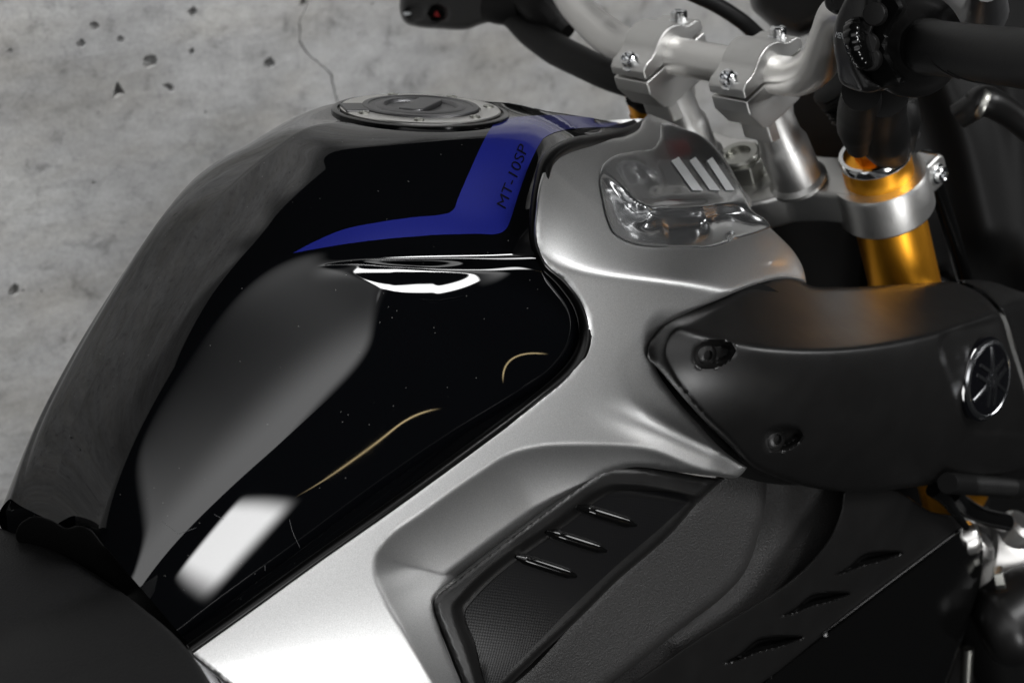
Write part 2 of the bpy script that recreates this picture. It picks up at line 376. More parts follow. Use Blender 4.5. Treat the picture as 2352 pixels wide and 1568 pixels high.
def prism(name, poly, O, ex, ey, en, depth, material, parent=None, bevel=.0015, label=None, taper=1, seg=2, sharp=32):
    """polygon in the ex/ey plane extruded along en from O"""
    bm = bmesh.new(); O, ex, ey, en = map(Vector, (O, ex, ey, en)); c = np.mean(np.array(poly), 0)
    a = [bm.verts.new(O+ex*p[0]+ey*p[1]) for p in poly]
    b = [bm.verts.new(O+ex*(c[0]+(p[0]-c[0])*taper)+ey*(c[1]+(p[1]-c[1])*taper)+en*depth) for p in poly]
    bm.faces.new(a[::-1]); bm.faces.new(b)
    for i in range(len(poly)): j = (i+1) % len(poly); bm.faces.new((a[i], a[j], b[j], b[i]))
    bmesh.ops.recalc_face_normals(bm, faces=bm.faces)
    if bevel: bmesh.ops.bevel(bm, geom=bm.edges[:], offset=bevel, segments=seg, affect='EDGES', profile=.5)
    o = from_bm(name, bm, material, parent, label, None); md = o.modifiers.new('wn', 'WEIGHTED_NORMAL'); md.keep_sharp = False; md.weight = 80
    return o
def rrect(w, h, r, n=4):
    out = []
    for cx, cy, a0 in ((w/2-r, h/2-r, 0), (-w/2+r, h/2-r, 90), (-w/2+r, -h/2+r, 180), (w/2-r, -h/2+r, 270)):
        for i in range(n+1):
            a = math.radians(a0+90*i/n); out.append((cx+r*math.cos(a), cy+r*math.sin(a)))
    return out
def hexa(r_): return [(r_*math.cos(math.radians(60*i)), r_*math.sin(math.radians(60*i))) for i in range(6)]
def bolt(name, p, axis, r_, h, material, parent, socket=True):
    pr = [(r_*1.25, 0), (r_*1.25, h*.18), (r_, h*.22), (r_, h*.85), (r_*.86, h)]
    pr += [(r_*.62, h*1.05), (r_*.48, h*.98), (r_*.45, h*.6), (0, h*.6)] if socket else [(0, h*1.06)]
    return lathe(name, p, axis, pr, material, parent, 24)
def mirrored(o, name, parent):
    me = o.data.copy(); bm = bmesh.new(); bm.from_mesh(me)
    for v in bm.verts: v.co.y = -v.co.y
    bmesh.ops.reverse_faces(bm, faces=bm.faces); bm.to_mesh(me); bm.free()
    q = bpy.data.objects.new(name, me); COL.objects.link(q); q.parent = parent
    if parent.type == 'EMPTY': q.matrix_parent_inverse = Matrix.Translation(-parent.location)
    return q

# ---------------------------------------------------------------- concrete wall with blow holes and a crack
WY = .60
def wall():
    lo, hi, zb, zt = -3.2, 3.2, -.2, 2.6
    P = [(lo, zb), (hi, zb), (hi, zt), (lo, zt)]; V = [Vector(p) for p in P]; faces = [[0, 1, 2, 3]]; loops = []
    def add(poly, depth, shrink=.7):
        k = len(V); V.extend(Vector(p) for p in poly); loops.append((list(range(k, k+len(poly))), depth, shrink))
    def wp(x, y): q = at(x, y, -WY); return np.array([q[0], q[2]])
    hs = [(443, 27, 20), (217, 58, 17), (186, 101, 17), (277, 91, 14), (23, 117, 9), (344, 140, 25), (440, 118, 13), (387, 201, 25), (620, 145, 22), (696, 5, 18), (267, 207, 34), (30, 667, 22), (52, 667, 7), (94, 668, 6), (345, 572, 7), (854, 8, 8), (226, 258, 6), (470, 258, 7), (215, 420, 7), (700, 252, 6)]
    for hx, hy, sz in hs:
        n = 9 if sz > 12 else 6; c = wp(hx, hy); s = sz/2*.00050; poly = []
        for i in range(n):
            a = 2*math.pi*i/n; rr = s*random.uniform(.72, 1.22)
            poly.append(c+np.array([rr*math.cos(a)*1.25, rr*math.sin(a)]))
        if sz == 34: poly = [wp(*q) for q in ((258, 228), (264, 200), (270, 186), (277, 197), (288, 215), (276, 216), (266, 224))]
        if sz == 25 and hy == 201: poly = [wp(*q) for q in ((372, 195), (386, 191), (398, 196), (399, 208), (391, 213), (386, 203))]
        add(poly, s*2.2 if sz > 12 else s*1.2)
    cl = catmull([(p[0], p[1]) for p in c2((-180+590, -60))] and [(716, -20), (708, 10), (690, 40), (688, 70), (692, 105), (712, 130), (740, 150), (760, 172), (764, 200), (776, 232), (785, 262)], False, 14)
    L_, R_ = [], []
    for i, q in enumerate(cl):
        p = wp(q[0]+random.uniform(-2, 2), q[1]); hw = .0008+.0006*random.random(); L_.append(p+(-hw, 0)); R_.append(p+(hw, 0))
    add(L_+R_[::-1], .0022, .5)
    for k, (a, b) in enumerate([((0, 0), (0, 0))][:0]): pass
    # scatter of further pores over the rest of the sheet
    cs = [np.mean([V[i] for i in l[0]], 0) for l in loops]
    for _ in range(170):
        c = np.array([random.uniform(lo+.1, hi-.1), random.uniform(.1, zt-.1)]); q = proj((c[0], WY, c[1]))
        if 0 < q[0] < 1500 and -20 < q[1] < 1300: continue
        if min(np.linalg.norm(c-k) for k in cs) < .03: continue
        s = random.uniform(.002, .007); poly = [c+np.array([s*random.uniform(.7, 1.2)*math.cos(a), s*random.uniform(.7, 1.2)*math.sin(a)]) for a in np.linspace(0, 2*math.pi, 8)[:-1]]
        add(poly, s*1.6); cs.append(c)
    E = [(l[0][i], l[0][(i+1) % len(l[0])]) for l in loops for i in range(len(l[0]))]
    vs_, _, fs, ov, *_ = delaunay_2d_cdt(V, E, faces, 1, 1e-7)
    polys = [np.array([tuple(V[i]) for i in l[0]]) for l in loops]
    cen = np.array([np.mean([tuple(vs_[i]) for i in f], 0) for f in fs]); kill = np.zeros(len(fs), bool)
    for p in polys: kill |= inside(cen, p)
    VV = [(v[0], WY, v[1]) for v in vs_]; FF = [list(f) for f, k in zip(fs, kill) if not k]
    for (idx, dep, sh) in loops:
        base = [(V[i][0], V[i][1]) for i in idx]; c = np.mean(base, 0); n = len(base)
        k = len(VV); VV += [(p[0], WY, p[1]) for p in base]
        k2 = len(VV); VV += [((c[0]+(p[0]-c[0])*(.95 if sh > .6 else 1), WY+dep*.6, c[1]+(p[1]-c[1])*.95) if sh > .6 else (p[0], WY+dep, p[1])) for p in base]
        FF += [[k+i, k+(i+1) % n, k2+(i+1) % n, k2+i] for i in range(n)]
        if sh > .6:
            VV.append((c[0], WY+dep, c[1])); FF += [[k2+i, k2+(i+1) % n, len(VV)-1] for i in range(n)]
        else:
            h_ = n//2; FF += [[k2+i, k2+i+1, k2+n-2-i, k2+n-1-i] for i in range(h_-1)]
    bm = bmesh.new(); me = mesh('concrete_wall', VV, FF); bm.from_mesh(me); bmesh.ops.remove_doubles(bm, verts=bm.verts, dist=1e-6)
    bmesh.ops.recalc_face_normals(bm, faces=bm.faces); bm.faces.ensure_lookup_table()
    f = max(bm.faces, key=lambda f: f.calc_area())
    if f.normal.y > 0: bmesh.ops.reverse_faces(bm, faces=bm.faces)
    bm.to_mesh(me); bm.free(); o = link('concrete_wall', me, 'concrete', None, None, 20)
    o['label'] = 'pale grey concrete wall with small dark blow holes and a hairline crack behind the motorcycle'; o['category'] = 'wall'; o['kind'] = 'structure'
wall()

# ---------------------------------------------------------------- motorcycle
bike = bpy.data.objects.new('motorcycle', None); COL.objects.link(bike); bike.location = BIKE_LOC
bike['label'] = 'silver and black naked motorcycle with blue tank stripe and gold fork, before a concrete wall'; bike['category'] = 'motorcycle'

# ---- fuel tank: B-spline body, near half from control points, far half its mirror image
def bs(n, mm, deg=3):
    kn = np.concatenate([np.zeros(deg), np.linspace(0, 1, n-deg+1), np.ones(deg)]); t = np.linspace(0, 1, mm); t[-1] -= 1e-9
    Bm = np.array([(t >= kn[i]) & (t < kn[i+1]) for i in range(len(kn)-1)], float).T
    for d_ in range(1, deg+1):
        Nn = np.zeros((mm, len(kn)-1-d_))
        for i in range(len(kn)-1-d_):
            a = kn[i+d_]-kn[i]; b = kn[i+d_+1]-kn[i+1]
            if a > 0: Nn[:, i] += (t-kn[i])/a*Bm[:, i]
            if b > 0: Nn[:, i] += (kn[i+d_+1]-t)/b*Bm[:, i+1]
        Bm = Nn
    return Bm
TR = [
 [(112, 1193), (225, 1235, .050), (270, 1290, .056), (320, 1345, .066), (375, 1405, .074), (435, 1480, .091), 2.0],
 [(125, 1075), (262, 1120, .052), (340, 1180, .062), (410, 1240, .076), (480, 1320, .086), (540, 1408, .099), 2.0],
 [(190, 915), (345, 950, .052), (440, 1020, .064), (530, 1090, .083), (610, 1190, .096), (700, 1295, .110), 2.0],
 [(275, 765), (440, 805, .054), (545, 870, .068), (650, 950, .09), (760, 1060, .104), (860, 1185, .118), 2.0],
 [(375, 605), (550, 685, .060), (665, 745, .076), (780, 830, .098), (900, 940, .112), (1010, 1075, .125), 2.0],
 [(490, 462), (680, 612, .074), (760, 660, .080), (860, 735, .1025), (1000, 860, .118), (1130, 985, .131), 2.0],
 [(630, 335), (830, 590, .092), (880, 634, .086), (960, 710, .106), (1080, 810, .122), (1210, 925, .134), 1.6],
 [(800, 236), (1010, 586, .110), (1040, 632, .105), (1090, 700, .117), (1180, 780, .13), (1285, 862, .141), 1.35],
 [(1090, 220), (1150, 586, .124), (1170, 630, .120), (1220, 690, .129), (1275, 745, .136), (1335, 800, .1435), 1.35],
]
TF = [(1462, 290, 0), (1385, 312, .05), (1290, 330, .092), (1234, 430, .1205), (1224, 535, .1303), (1228, 583, .1335), (1238, 602, .1342), (1285, 648, .138), (1333, 712, .1425), (1342, 770, .1445)]
G = []
for r_ in TR:
    c, g, p = at(*r_[0], 0), at(*r_[1]), r_[6]; L_ = [c]
    for s in ((.3, .58, .8, .93) if p > 1.9 else (.38, .70, .91, .985)):
        f = 1-(1-s**p)**(1/p); L_.append(np.array([c[0]+s**2.1*(g[0]-c[0]), c[1]+s*(g[1]-c[1]), c[2]+f*(g[2]-c[2])]))
    e = r_[5]; G.append(L_+[g])
    for t, g_ in (((.27, .47), (.50, .83), (.76, .955), (1.0, 1.0)) if p > 1.9 else ((.10, .16), (.40, .62), (.72, .90), (1.0, 1.0))):                     # flank: leans out from the ridge, then turns upright towards the lower edge
        mid = [r_[1][k]+(e[k]-r_[1][k])*t for k in (0, 1)]
        G[-1].append(at(mid[0], mid[1], r_[1][2]+(e[2]-r_[1][2])*g_))
G.append([at(*x) for x in TF]); G = np.array(G)
# extra column pulls the crease tighter in the front rows
NU, NV = 190, 260
S = np.einsum('ai,bj,ijk->abk', bs(G.shape[0], NU), bs(G.shape[1], NV), G)
CREASE = catmull([(700, 618), (750, 606), (810, 598), (900, 594), (1010, 591), (1120, 590), (1240, 592), (1300, 600)], False, 10)
def sculpt_tank():
    J = int(NV*.38); P = S[:, J:].reshape(-1, 3); q = proj(P)
    dS, _ = dist(q, CREASE, False, True); x = q[:, 0]                     # dS > 0 below the crease
    wid = np.interp(x, [726, 760, 820, 900, 1000, 1100, 1400], [3, 16, 40, 76, 112, 130, 150])
    v_ = np.clip(dS/wid, 0, 1)
    w = -P[:, 1]-.000070*wid*sms((x-726)/40)*(1-sms((x-960)/260))*sms(v_/.30)*(1-v_)**1.6*(dS > 0)
    d_, t = dist(q, CREASE, False); w = w+.0022*np.exp(-(d_/20)**2)*sms((q[:, 0]-700)/160)
    v = cd[None]+cr[None]*((q[:, :1]-W/2)*KP)-cu[None]*((q[:, 1:]-H/2)*KP)
    S[:, J:] = (CAM+v*((-w-CAM[1])/v[:, 1])[:, None]).reshape(S[:, J:].shape)
sculpt_tank()
CAPC = at(966, 247, 0); CAPN = Vector((.06, 0, 1)).normalized()
def seat_cap():
    rr = np.hypot(S[..., 0]-CAPC[0], S[..., 1]); k = 1-sms((rr-.052)/.07)
    zt = CAPC[2]-(S[..., 0]-CAPC[0])*CAPN.x/CAPN.z-.0035
    S[..., 2] = S[..., 2]*(1-k)+zt*k
seat_cap()
def tank_mesh():
    V, F = [], []
    inn = np.array([-.42, 0, .86])
    far = S*[1, -1, 1]; u_ = np.linspace(0, 1, NU)[:, None]; far[..., 1] *= 1-.26*sms((u_+.1)/.12)*(1-sms((u_-.55)/.3))*sms(np.linspace(0, 1, NV)/.35)[None]
    full = np.concatenate([far[:, :0:-1], S], 1); nu, nv = full.shape[:2]
    V = [p for p in full.reshape(-1, 3)]
    for i in range(nu-1):
        for j in range(nv-1): F.append([i*nv+j, i*nv+j+1, (i+1)*nv+j+1, (i+1)*nv+j])
    ring = [i*nv for i in range(nu)]+[(nu-1)*nv+j for j in range(1, nv)]+[i*nv+nv-1 for i in range(nu-2, -1, -1)]+[j for j in range(nv-2, 0, -1)]
    prev = ring
    for (off, dn) in ((.0012, .0015), (.004, .0035), (.010, .005), (.03, .012)):      # rolled flange under the edge
        k = len(V); cur = []
        for q in ring:
            p = np.array(V[q]); v = inn-p; v[1] = -p[1]*1.2; v = v/np.linalg.norm(v); cur.append(len(V)); V.append(p+v*off+np.array([0, -np.sign(p[1])*0, -dn*.35]))
        n = len(ring); F += [[prev[i], cur[i], cur[(i+1) % n], prev[(i+1) % n]] for i in range(n)]; prev = cur
    bm = bmesh.new(); me = mesh('fuel_tank', V, F); bm.from_mesh(me); bpy.data.meshes.remove(me)
    return from_bm('fuel_tank', bm, 'black_paint', bike, 'gloss black fuel tank with an angular blue stripe', 60)
tank = tank_mesh(); TT = bvh(tank)

def tank_decals():
    stripe = cB((-420, 1745), (-100, 1650), (320, 1507), (700, 1425), (1050, 1375), (1340, 1345), (1400, 1330), (1440, 1300), (1480, 1200), (1600, 920), (1720, 660), (1800, 510), (1830, 470), (1900, 435), (2010, 410), (2200, 385, 1))
    stripe = [p for p in stripe]
    stripe[0] = (672, 582, 1); stripe[1] = (728, 553)
    up = c2((1010, 865), (1100, 840), (1250, 825), (1400, 820), (1600, 832), (1800, 860), (1925, 900, 1))
    low = c2((1800, 905), (1600, 912), (1480, 925), (1380, 955), (1330, 985), (1300, 1030), (1240, 1150), (1185, 1290))
    bot = cB((2045, 1280), (2000, 1420), (1965, 1490), (1930, 1520), (1870, 1540), (1700, 1540), (1400, 1545), (1050, 1558))
    bot += [(985, 541), (900, 548), (800, 560)]
    Q, F = poly_tris(stripe[:13]+up+low+bot, 9)
    decal('stripe', Q, F, TT, 'blue_paint', tank, .0004, 'angular blue stripe with dark model lettering')
    V, F = text_tris('MT-10SP', 1, .0); ln = V[:, 0].max(); hh = V[:, 1].max()
    b0, b1, up_ = np.array([1161, 482.]), np.array([1213, 342.]), np.array([-21., -12.])
    decal('lettering', [tuple(b0+(b1-b0)*v[0]/ln+up_*v[1]/hh) for v in V], F, TT, 'darkprint', tank, .0008)
    for ln_ in ([(1640, 640), (1655, 700), (1700, 800)], [(920, 650), (1012, 724)], [(1010, 724), (1115, 686)], [(1212, 610), (1268, 641)], [(1500, 900), (1503, 930)]):
        c = catmull(c8(*ln_), False, 6); t = np.gradient(c, axis=0); nn = np.c_[-t[:, 1], t[:, 0]]/np.linalg.norm(t, axis=1)[:, None]*.4
        k = len(c); decal('scratch', [tuple(p) for p in np.vstack([c-nn, c+nn])], [[i, i+1, k+i+1] for i in range(k-1)]+[[i, k+i+1, k+i] for i in range(k-1)], TT, 'scratch', tank, .00025)
tank_decals()

# ---- filler cap
def filler_cap():
    p, n = Vector(CAPC)-CAPN*.0022, CAPN
    g = lathe('cap_seat', p, n, [(.05797, -0.01200), (.05797, 0.00030), (.05664, 0.00096), (.05416, 0.00072), (.05363, -0.00200), (0, -0.00200)], 'gloss', tank, 96)
    ring = lathe('cap_ring', p, n, [(.05239, -0.00400), (.05239, 0.00132), (.05168, 0.00204), (.05062, 0.00228), (.04027, 0.00264), (.03938, 0.00228), (.03912, 0.00060), (0, 0.00060)], 'bar', tank, 96)
    lid = lathe('cap_lid', p, n, [(.03823, 0.00000), (.03823, 0.00312), (.03761, 0.00384), (.03629, 0.00408), (.03407, 0.00408), (.03345, 0.00348), (.02965, 0.00330), (.02876, 0.00384), (.02434, 0.00432), (.02345, 0.00360), (.02257, 0.00216), (.01416, 0.00180), (0, 0.00180)], 'clear', tank, 96)
    x, y, a = frame(n, (1, 0, 0))
    prism('key_flap', rrect(.046, .017, .006), p+a*.0012, (x+y*.5).normalized(), a.cross((x+y*.5).normalized()), a, .0040, 'clear', lid, .0012)
    prism('cap_hinge', [(-.012, -.0075), (.012, -.0075), (.012, .0075), (-.012, .0075)], p+a*.0012+(x*-.86-y*-.51)*.0440, (x*.51+y*.86), (x*.86-y*.51), a, .0022, 'clear', ring, .0008)
    for k in range(7):
        t = 2*math.pi*(k+.37)/7
        if k in (2,): continue
        bolt('screw', p+(x*math.cos(t)+y*math.sin(t))*.0453+a*.0021, a, .0034, .0014, 'steel', ring)
filler_cap()

# ---- silver side cover (near side) and its mirror image on the far side
SIL_C = [(432, 1492, .098), (740, 1272, .118), (1080, 1028, .136), (1230, 918, .141), (1312, 842, .1475), (1343, 772, .150), (1245, 607, .1395), (1228, 480, .133), (1272, 345, .114), (1390, 318, .062), (1465, 290, .012), (1490, 262, .0),
         (1640, 335, .040), (1725, 465, .086), (1790, 545, .113), (1848, 640, .138), (1500, 450, .098), (1400, 500, .124), (1600, 540, .118), (1350, 400, .105), (1330, 560, .140), (1500, 590, .150), (1650, 590, .142), (1740, 580, .128),
         (1300, 650, .152), (1500, 640, .163), (1680, 650, .160), (1400, 740, .159), (1410, 850, .158), (1490, 800, .165), (1600, 985, .178), (1715, 1073, .186), (1300, 950, .152), (1160, 1040, .143), (960, 1170, .136), (760, 1330, .1245), (560, 1460, .1125), (640, 1540, .1190), (800, 1450, .131), (900, 1300, .1375), (1100, 1200, .150), (1300, 1080, .158), (1480, 1010, .171), (950, 1600, .150), (1400, 1250, .172), (1600, 1120, .182), (1150, 1500, .168), (1300, 1450, .178)]
hood_c = [c for c in SIL_C if c[:2] in {(1228, 480), (1272, 345), (1390, 318), (1465, 290), (1490, 262), (1640, 335), (1725, 465), (1790, 545), (1848, 640), (1500, 450), (1400, 500), (1600, 540), (1350, 400), (1330, 560), (1650, 590), (1740, 580), (1500, 590)}]+[(1245, 605, .149), (1380, 615, .157), (1500, 628, .164), (1600, 636, .163), (1700, 650, .163)]
side_c = [c for c in SIL_C if c[:2] in {(432, 1492), (740, 1272), (1080, 1028), (1230, 918), (1312, 842), (1343, 772), (1400, 740), (1410, 850), (1490, 800), (1600, 985), (1715, 1073), (1300, 950), (1160, 1040), (960, 1170), (760, 1330), (560, 1460), (640, 1540), (800, 1450), (900, 1300), (1100, 1200), (1300, 1080), (1480, 1010), (950, 1600), (1400, 1250), (1600, 1120), (1150, 1500), (1300, 1450)}]+[(1250, 620, .149), (1380, 625, .158), (1500, 640, .164), (1680, 655, .166), (1830, 660, .170)]
hoodw, sidew = poly3(hood_c), poly3(side_c)
def silw(Q):
    Q = np.asarray(Q, float); b = sidew(Q); m_ = sms((760-Q[:, 1])/60)
    return b*(1-m_)+smin(hoodw(Q), b, .0035)*m_
REC = c7((2500, 420), (2200, 350), (1880, 232), (1500, 205), (1260, 218), (1110, 255), (900, 380), (600, 590), (400, 740), (335, 830), (325, 930), (380, 1080), (500, 1290), (660, 1568), (800, 1800), (1900, 1800))
side_out = [(425, 1492, 1), (560, 1404), (740, 1274), (900, 1164), (1080, 1031), (1230, 922), (1314, 846), (1347, 772), (1339, 715), (1299, 653), (1248, 605), (1231, 565), (1231, 480), (1246, 400), (1272, 350), (1305, 331), (1390, 320), (1440, 312), (1468, 296), (1478, 275), (1490, 262, 1), (1560, 290), (1640, 332), (1672, 375), (1700, 425), (1727, 468), (1722, 490), (1745, 505), (1790, 543), (1828, 585), (1842, 610), (1852, 650, 1),
            (1800, 640), (1740, 652), (1650, 688), (1560, 730), (1512, 764), (1493, 795), (1504, 840), (1547, 908), (1606, 976), (1664, 1036), (1716, 1073, 1), (1692, 1096), (1672, 1097, 1), (1560, 1084), (1440, 1074), (1400, 1084), (1300, 1156), (1180, 1246), (1022, 1364), (1000, 1395), (1008, 1434), (1060, 1570), (1100, 1680, 1), (640, 1680, 1), (540, 1590)]
lens_out = c4((1052, 178), (1180, 205), (1330, 262), (1425, 345), (1560, 560), (1640, 690), (1690, 790), (1800, 870), (1820, 905), (1760, 935), (1600, 985), (1390, 1052), (1200, 1048), (800, 1003), (715, 950), (670, 860), (635, 720), (612, 560), (628, 480), (690, 418), (850, 372), (1000, 343), (1036, 290))
pocket = c4((640, 500), (760, 610), (890, 735), (1150, 756), (1400, 750), (1625, 742), (1760, 780), (1950, 900), (1800, 1100), (1390, 1150), (1000, 1150), (700, 1080), (540, 860), (520, 600), (560, 430))
cover = patch('side_cover', side_out, silw, 'silver', bike, [
    ('scoop', REC, .030, 150, 4), ('recess', lens_out, .040, 12, -.4),
    ('ridge', [(1330, 930), (1420, 955), (1520, 995), (1620, 1038), (1712, 1074)], .0034, 34, .6),
    ], step=7, roll=(9, .003), thick=.014, label='silver painted side cover beside the tank')
far_cover = mirrored(cover, 'side_cover', bike)
for v in far_cover.data.vertices: v.co.y *= .86; v.co.z -= .004
far_cover['label'] = 'silver side cover on the far side of the tank'
gapw = tps([(q[0], q[1], float(silw(np.array([q[:2]]))[0])-.026) for q in [(a[0], a[1]) for a in side_out[:31:2]]]+[(1100, 800, .09), (900, 1000, .08)], 1e-3)
# black seal strip that fills the joint between tank and cover
patch('tank_seal', [(400, 1490, 1), (560, 1375), (740, 1245), (900, 1135), (1080, 1000), (1230, 890), (1296, 825), (1318, 772), (1310, 720), (1275, 672), (1225, 615), (1205, 565), (1205, 480), (1222, 395), (1255, 330), (1300, 305), (1390, 292), (1440, 280), (1470, 270, 1), (1500, 300, 1), (1440, 335), (1320, 350), (1290, 365), (1266, 410), (1252, 480), (1252, 560), (1270, 595), (1320, 640), (1362, 710), (1370, 775), (1340, 860), (1250, 940), (1100, 1050), (910, 1185), (750, 1298), (580, 1425), (440, 1530, 1)], gapw, 'matte', bike, roll=None, step=14)

tube('edge_seal', [at(*q) for q in ((1478, 288, -.002), (1440, 306, .022), (1385, 319, .053), (1310, 334, .088), (1260, 366, .108), (1241, 430, .1205), (1232, 500, .128), (1233, 560, .1325), (1256, 604, .139), (1296, 646, .1425), (1334, 704, .1455), (1345, 770, .148), (1318, 838, .147), (1236, 912, .142), (1090, 1022, .1385), (900, 1160, .1305), (740, 1272, .121), (560, 1402, .109), (436, 1490, .099))], [.0038]+[.0046]*9+[.0032]*5, 'edge', tank, 8, 14)
# ---- smoked air duct insert with three white bars
lens = patch('duct_insert', lens_out, lambda Q: silw(Q)+.0030, 'lens', cover, [
    ('undercut', pocket, .017, 28, lens_out, 45), ('ridge', c4((800, 650), (890, 737), (1150, 757), (1400, 752), (1620, 742)), .0018, 11, 1),
    ('ridge', c4((900, 950), (950, 860), (1100, 810), (1300, 795), (1450, 800)), .009, 22, 1), 
    ('ridge', c4((1050, 980), (1250, 930), (1400, 900)), -.006, 22, 1),
    ('ridge', c4((760, 420), (880, 560), (1000, 700), (1150, 710), (1500, 700)), -.0022, 24, 1), ('dish', *c4((1545, 975))[0], 13, 11, 0, -.003),
    ], step=4.5, roll=(5, .0012), thick=.01, label='smoked glossy duct insert with three white slanted bars')
LT = bvh(lens)
for b in ([(1112, 447), (1165, 418), (1338, 657), (1262, 655)], [(1240, 446), (1284, 418), (1462, 657), (1386, 652)], [(1364, 446), (1404, 421), (1562, 655), (1500, 655)]):
    Q, F = poly_tris([(*p, 1) for p in c4(*b)], 6); decal('white_bar', Q, F, LT, 'white', lens, .0009)

# ---- dotted black trim pad with three ribs
pad_out = c7((655, 1110), (680, 1060), (760, 995), (1390, 515), (1560, 395), (1660, 340), (1740, 335), (2240, 402))+c6((545, 408, 1), (440, 500))+c7((2000, 735), (1700, 995), (1500, 1195), (1250, 1430), (950, 1720, 1), (880, 1720, 1), (810, 1540), (715, 1300), (664, 1170))
inner = c7((790, 1130), (830, 1080), (1440, 600), (1590, 490), (1690, 452), (1760, 452), (2140, 515))+c7((2300, 560), (2000, 900), (1700, 1200), (1300, 1600), (960, 1900), (930, 1600), (860, 1360), (800, 1190))
padf = lambda Q: silw(Q)-.0115
def notch(x, y): return ('ridge', c7((x-20, y-5), (x+52, y+22)), +.0014, 6)
pad = patch('trim_pad', pad_out, padf, 'satin', bike, [('recess', inner, .0055, 22, .35)], step=6, roll=(12, .006), thick=.012, label='black trim pad with a dotted face and three ribs')
PT = bvh(pad)
Q, F = poly_tris(c7((850, 1150), (890, 1100), (1480, 630), (1620, 520), (1700, 478), (1770, 476), (2110, 532), (2000, 640), (1690, 910), (1440, 1145), (1140, 1450), (985, 1590), (900, 1340)), 9)
decal('dotted_face', Q, F, PT, 'dots', pad, .0006)
for a, b in (((1470, 565), (1815, 672)), ((1300, 708), (1645, 818)), ((1130, 850), (1475, 962))):
    P = []
    for t in np.linspace(0, 1, 8):
        q = c7((a[0]+(b[0]-a[0])*t, a[1]+(b[1]-a[1])*t))[0]; h = hit(PT, *q); P.append(np.array(h[0])-ray(*q)*.0005)
    tube('rib', P, [.0012, .0034, .0037, .0037, .0037, .0037, .0034, .0012], 'gloss', pad, 6, 12)

# ---- grained panel, hollow channel and finned shroud below
L1 = c6((775, 330), (780, 430), (770, 560), (735, 720), (650, 950), (520, 1090), (380, 1195), (0, 1490), (-200, 1640))
L2 = c6((1230, 470), (1200, 600), (1140, 740), (1050, 860), (900, 1000), (700, 1130), (400, 1310), (150, 1480), (-150, 1680))
gr_c = [(1670, 1100, .166), (1760, 1080, .166), (1500, 1350, .160), (1700, 1300, .168), (1250, 1600, .150), (1400, 1560, .160), (1000, 1700, .14), (1600, 1250, .164)]
patch('grained_panel', c6((560, 330, 1))+L1[:-1]+[(*L1[-1], 1)]+c7((800, 1720, 1), (1100, 1560), (1500, 1150), (1800, 850), (2200, 470)), gr_c, 'grain', bike, step=10, roll=(16, .010), thick=.01, label='coarse grained black plastic panel under the trim pad')
ch_c = [(1750, 1080, .150), (1950, 1130, .150), (1850, 1200, .142), (1780, 1350, .140), (1900, 1300, .152), (1650, 1480, .142), (1500, 1600, .140), (1720, 1530, .155), (1300, 1680, .13)]
patch('channel_panel', [(q[0]-14, q[1]-6) for q in L1]+[(q[0]+10, q[1]+12) for q in L2[::-1]], ch_c, 'grain', bike, [('ridge', c6((900, 480), (850, 760), (740, 980), (600, 1130), (300, 1340)), .006, 34)], step=10, roll=(8, .002), thick=.01, label='grained hollow channel beside the finned shroud')
sh_line = c6((1900, 690), (1680, 855), (1460, 1020), (1100, 1295), (740, 1575), (600, 1690))
sh_c = [(1960, 1130, .170), (2000, 1350, .168), (1800, 1480, .164), (1620, 1600, .160), (2150, 1200, .172), (2200, 1230, .172), (1950, 1250, .172), (1700, 1500, .164)]
def chev(x, y, s=1): return c6((x, y), (x+75*s, y-42*s), (x+190*s, y-130*s), (x+240*s, y-140*s), (x+410*s, y-132*s), (x+310*s, y-92*s), (x+180*s, y-58*s), (x+80*s, y-18*s))
shroud = patch('shroud', L2[:-1]+[(*L2[-1], 1)]+[(1500, 1690, 1)]+sh_line[::-1][1:-1]+[(*sh_line[0], 1)]+c6((1880, 650), (1700, 590), (1560, 500), (1400, 440)), sh_c, 'satin', bike,
    [('recess', chev(1150, 960), .013, 14, .1), ('recess', chev(850, 1192), .013, 14, .1), ('recess', chev(520, 1460, 1.15), .014, 14, .1)], step=4, roll=(6, .0015), thick=.02, label='satin black shroud with three arrow shaped vents')
for q in (chev(1150, 960), chev(850, 1192), chev(520, 1460, 1.15)):
    c = np.mean([p[:2] for p in q], 0); q2 = [tuple(c+(np.array(p[:2])-c)*.85) for p in q]
    Q, F = poly_tris(q2, 6); decal('vent', Q, F, bvh(shroud), 'matte', shroud, .0008)
shf = tps(sh_c); P = [at(q[0]-2, q[1]-2, float(shf(np.array([q]))[0])+.0008) for q in catmull(sh_line[:4], False, 12)]
tube('edge_bead', P, [.0012, .0016, .0016, .0008], 'bright' if 0 else 'gloss', shroud, 1, 10)
patch('lower_panel', sh_line+[(1500, 1720, 1), (2130, 1720, 1)]+cR((620, 1400), (700, 1150), (790, 850), (800, 640), (660, 560)), [(2060, 1330, .158), (1800, 1560, .150), (2150, 1300, .160), (2130, 1700, .14), (1600, 1700, .14), (2180, 1400, .158)], 'gloss', bike, step=14, roll=(8, .003), thick=.01, label='gloss black lower panel')

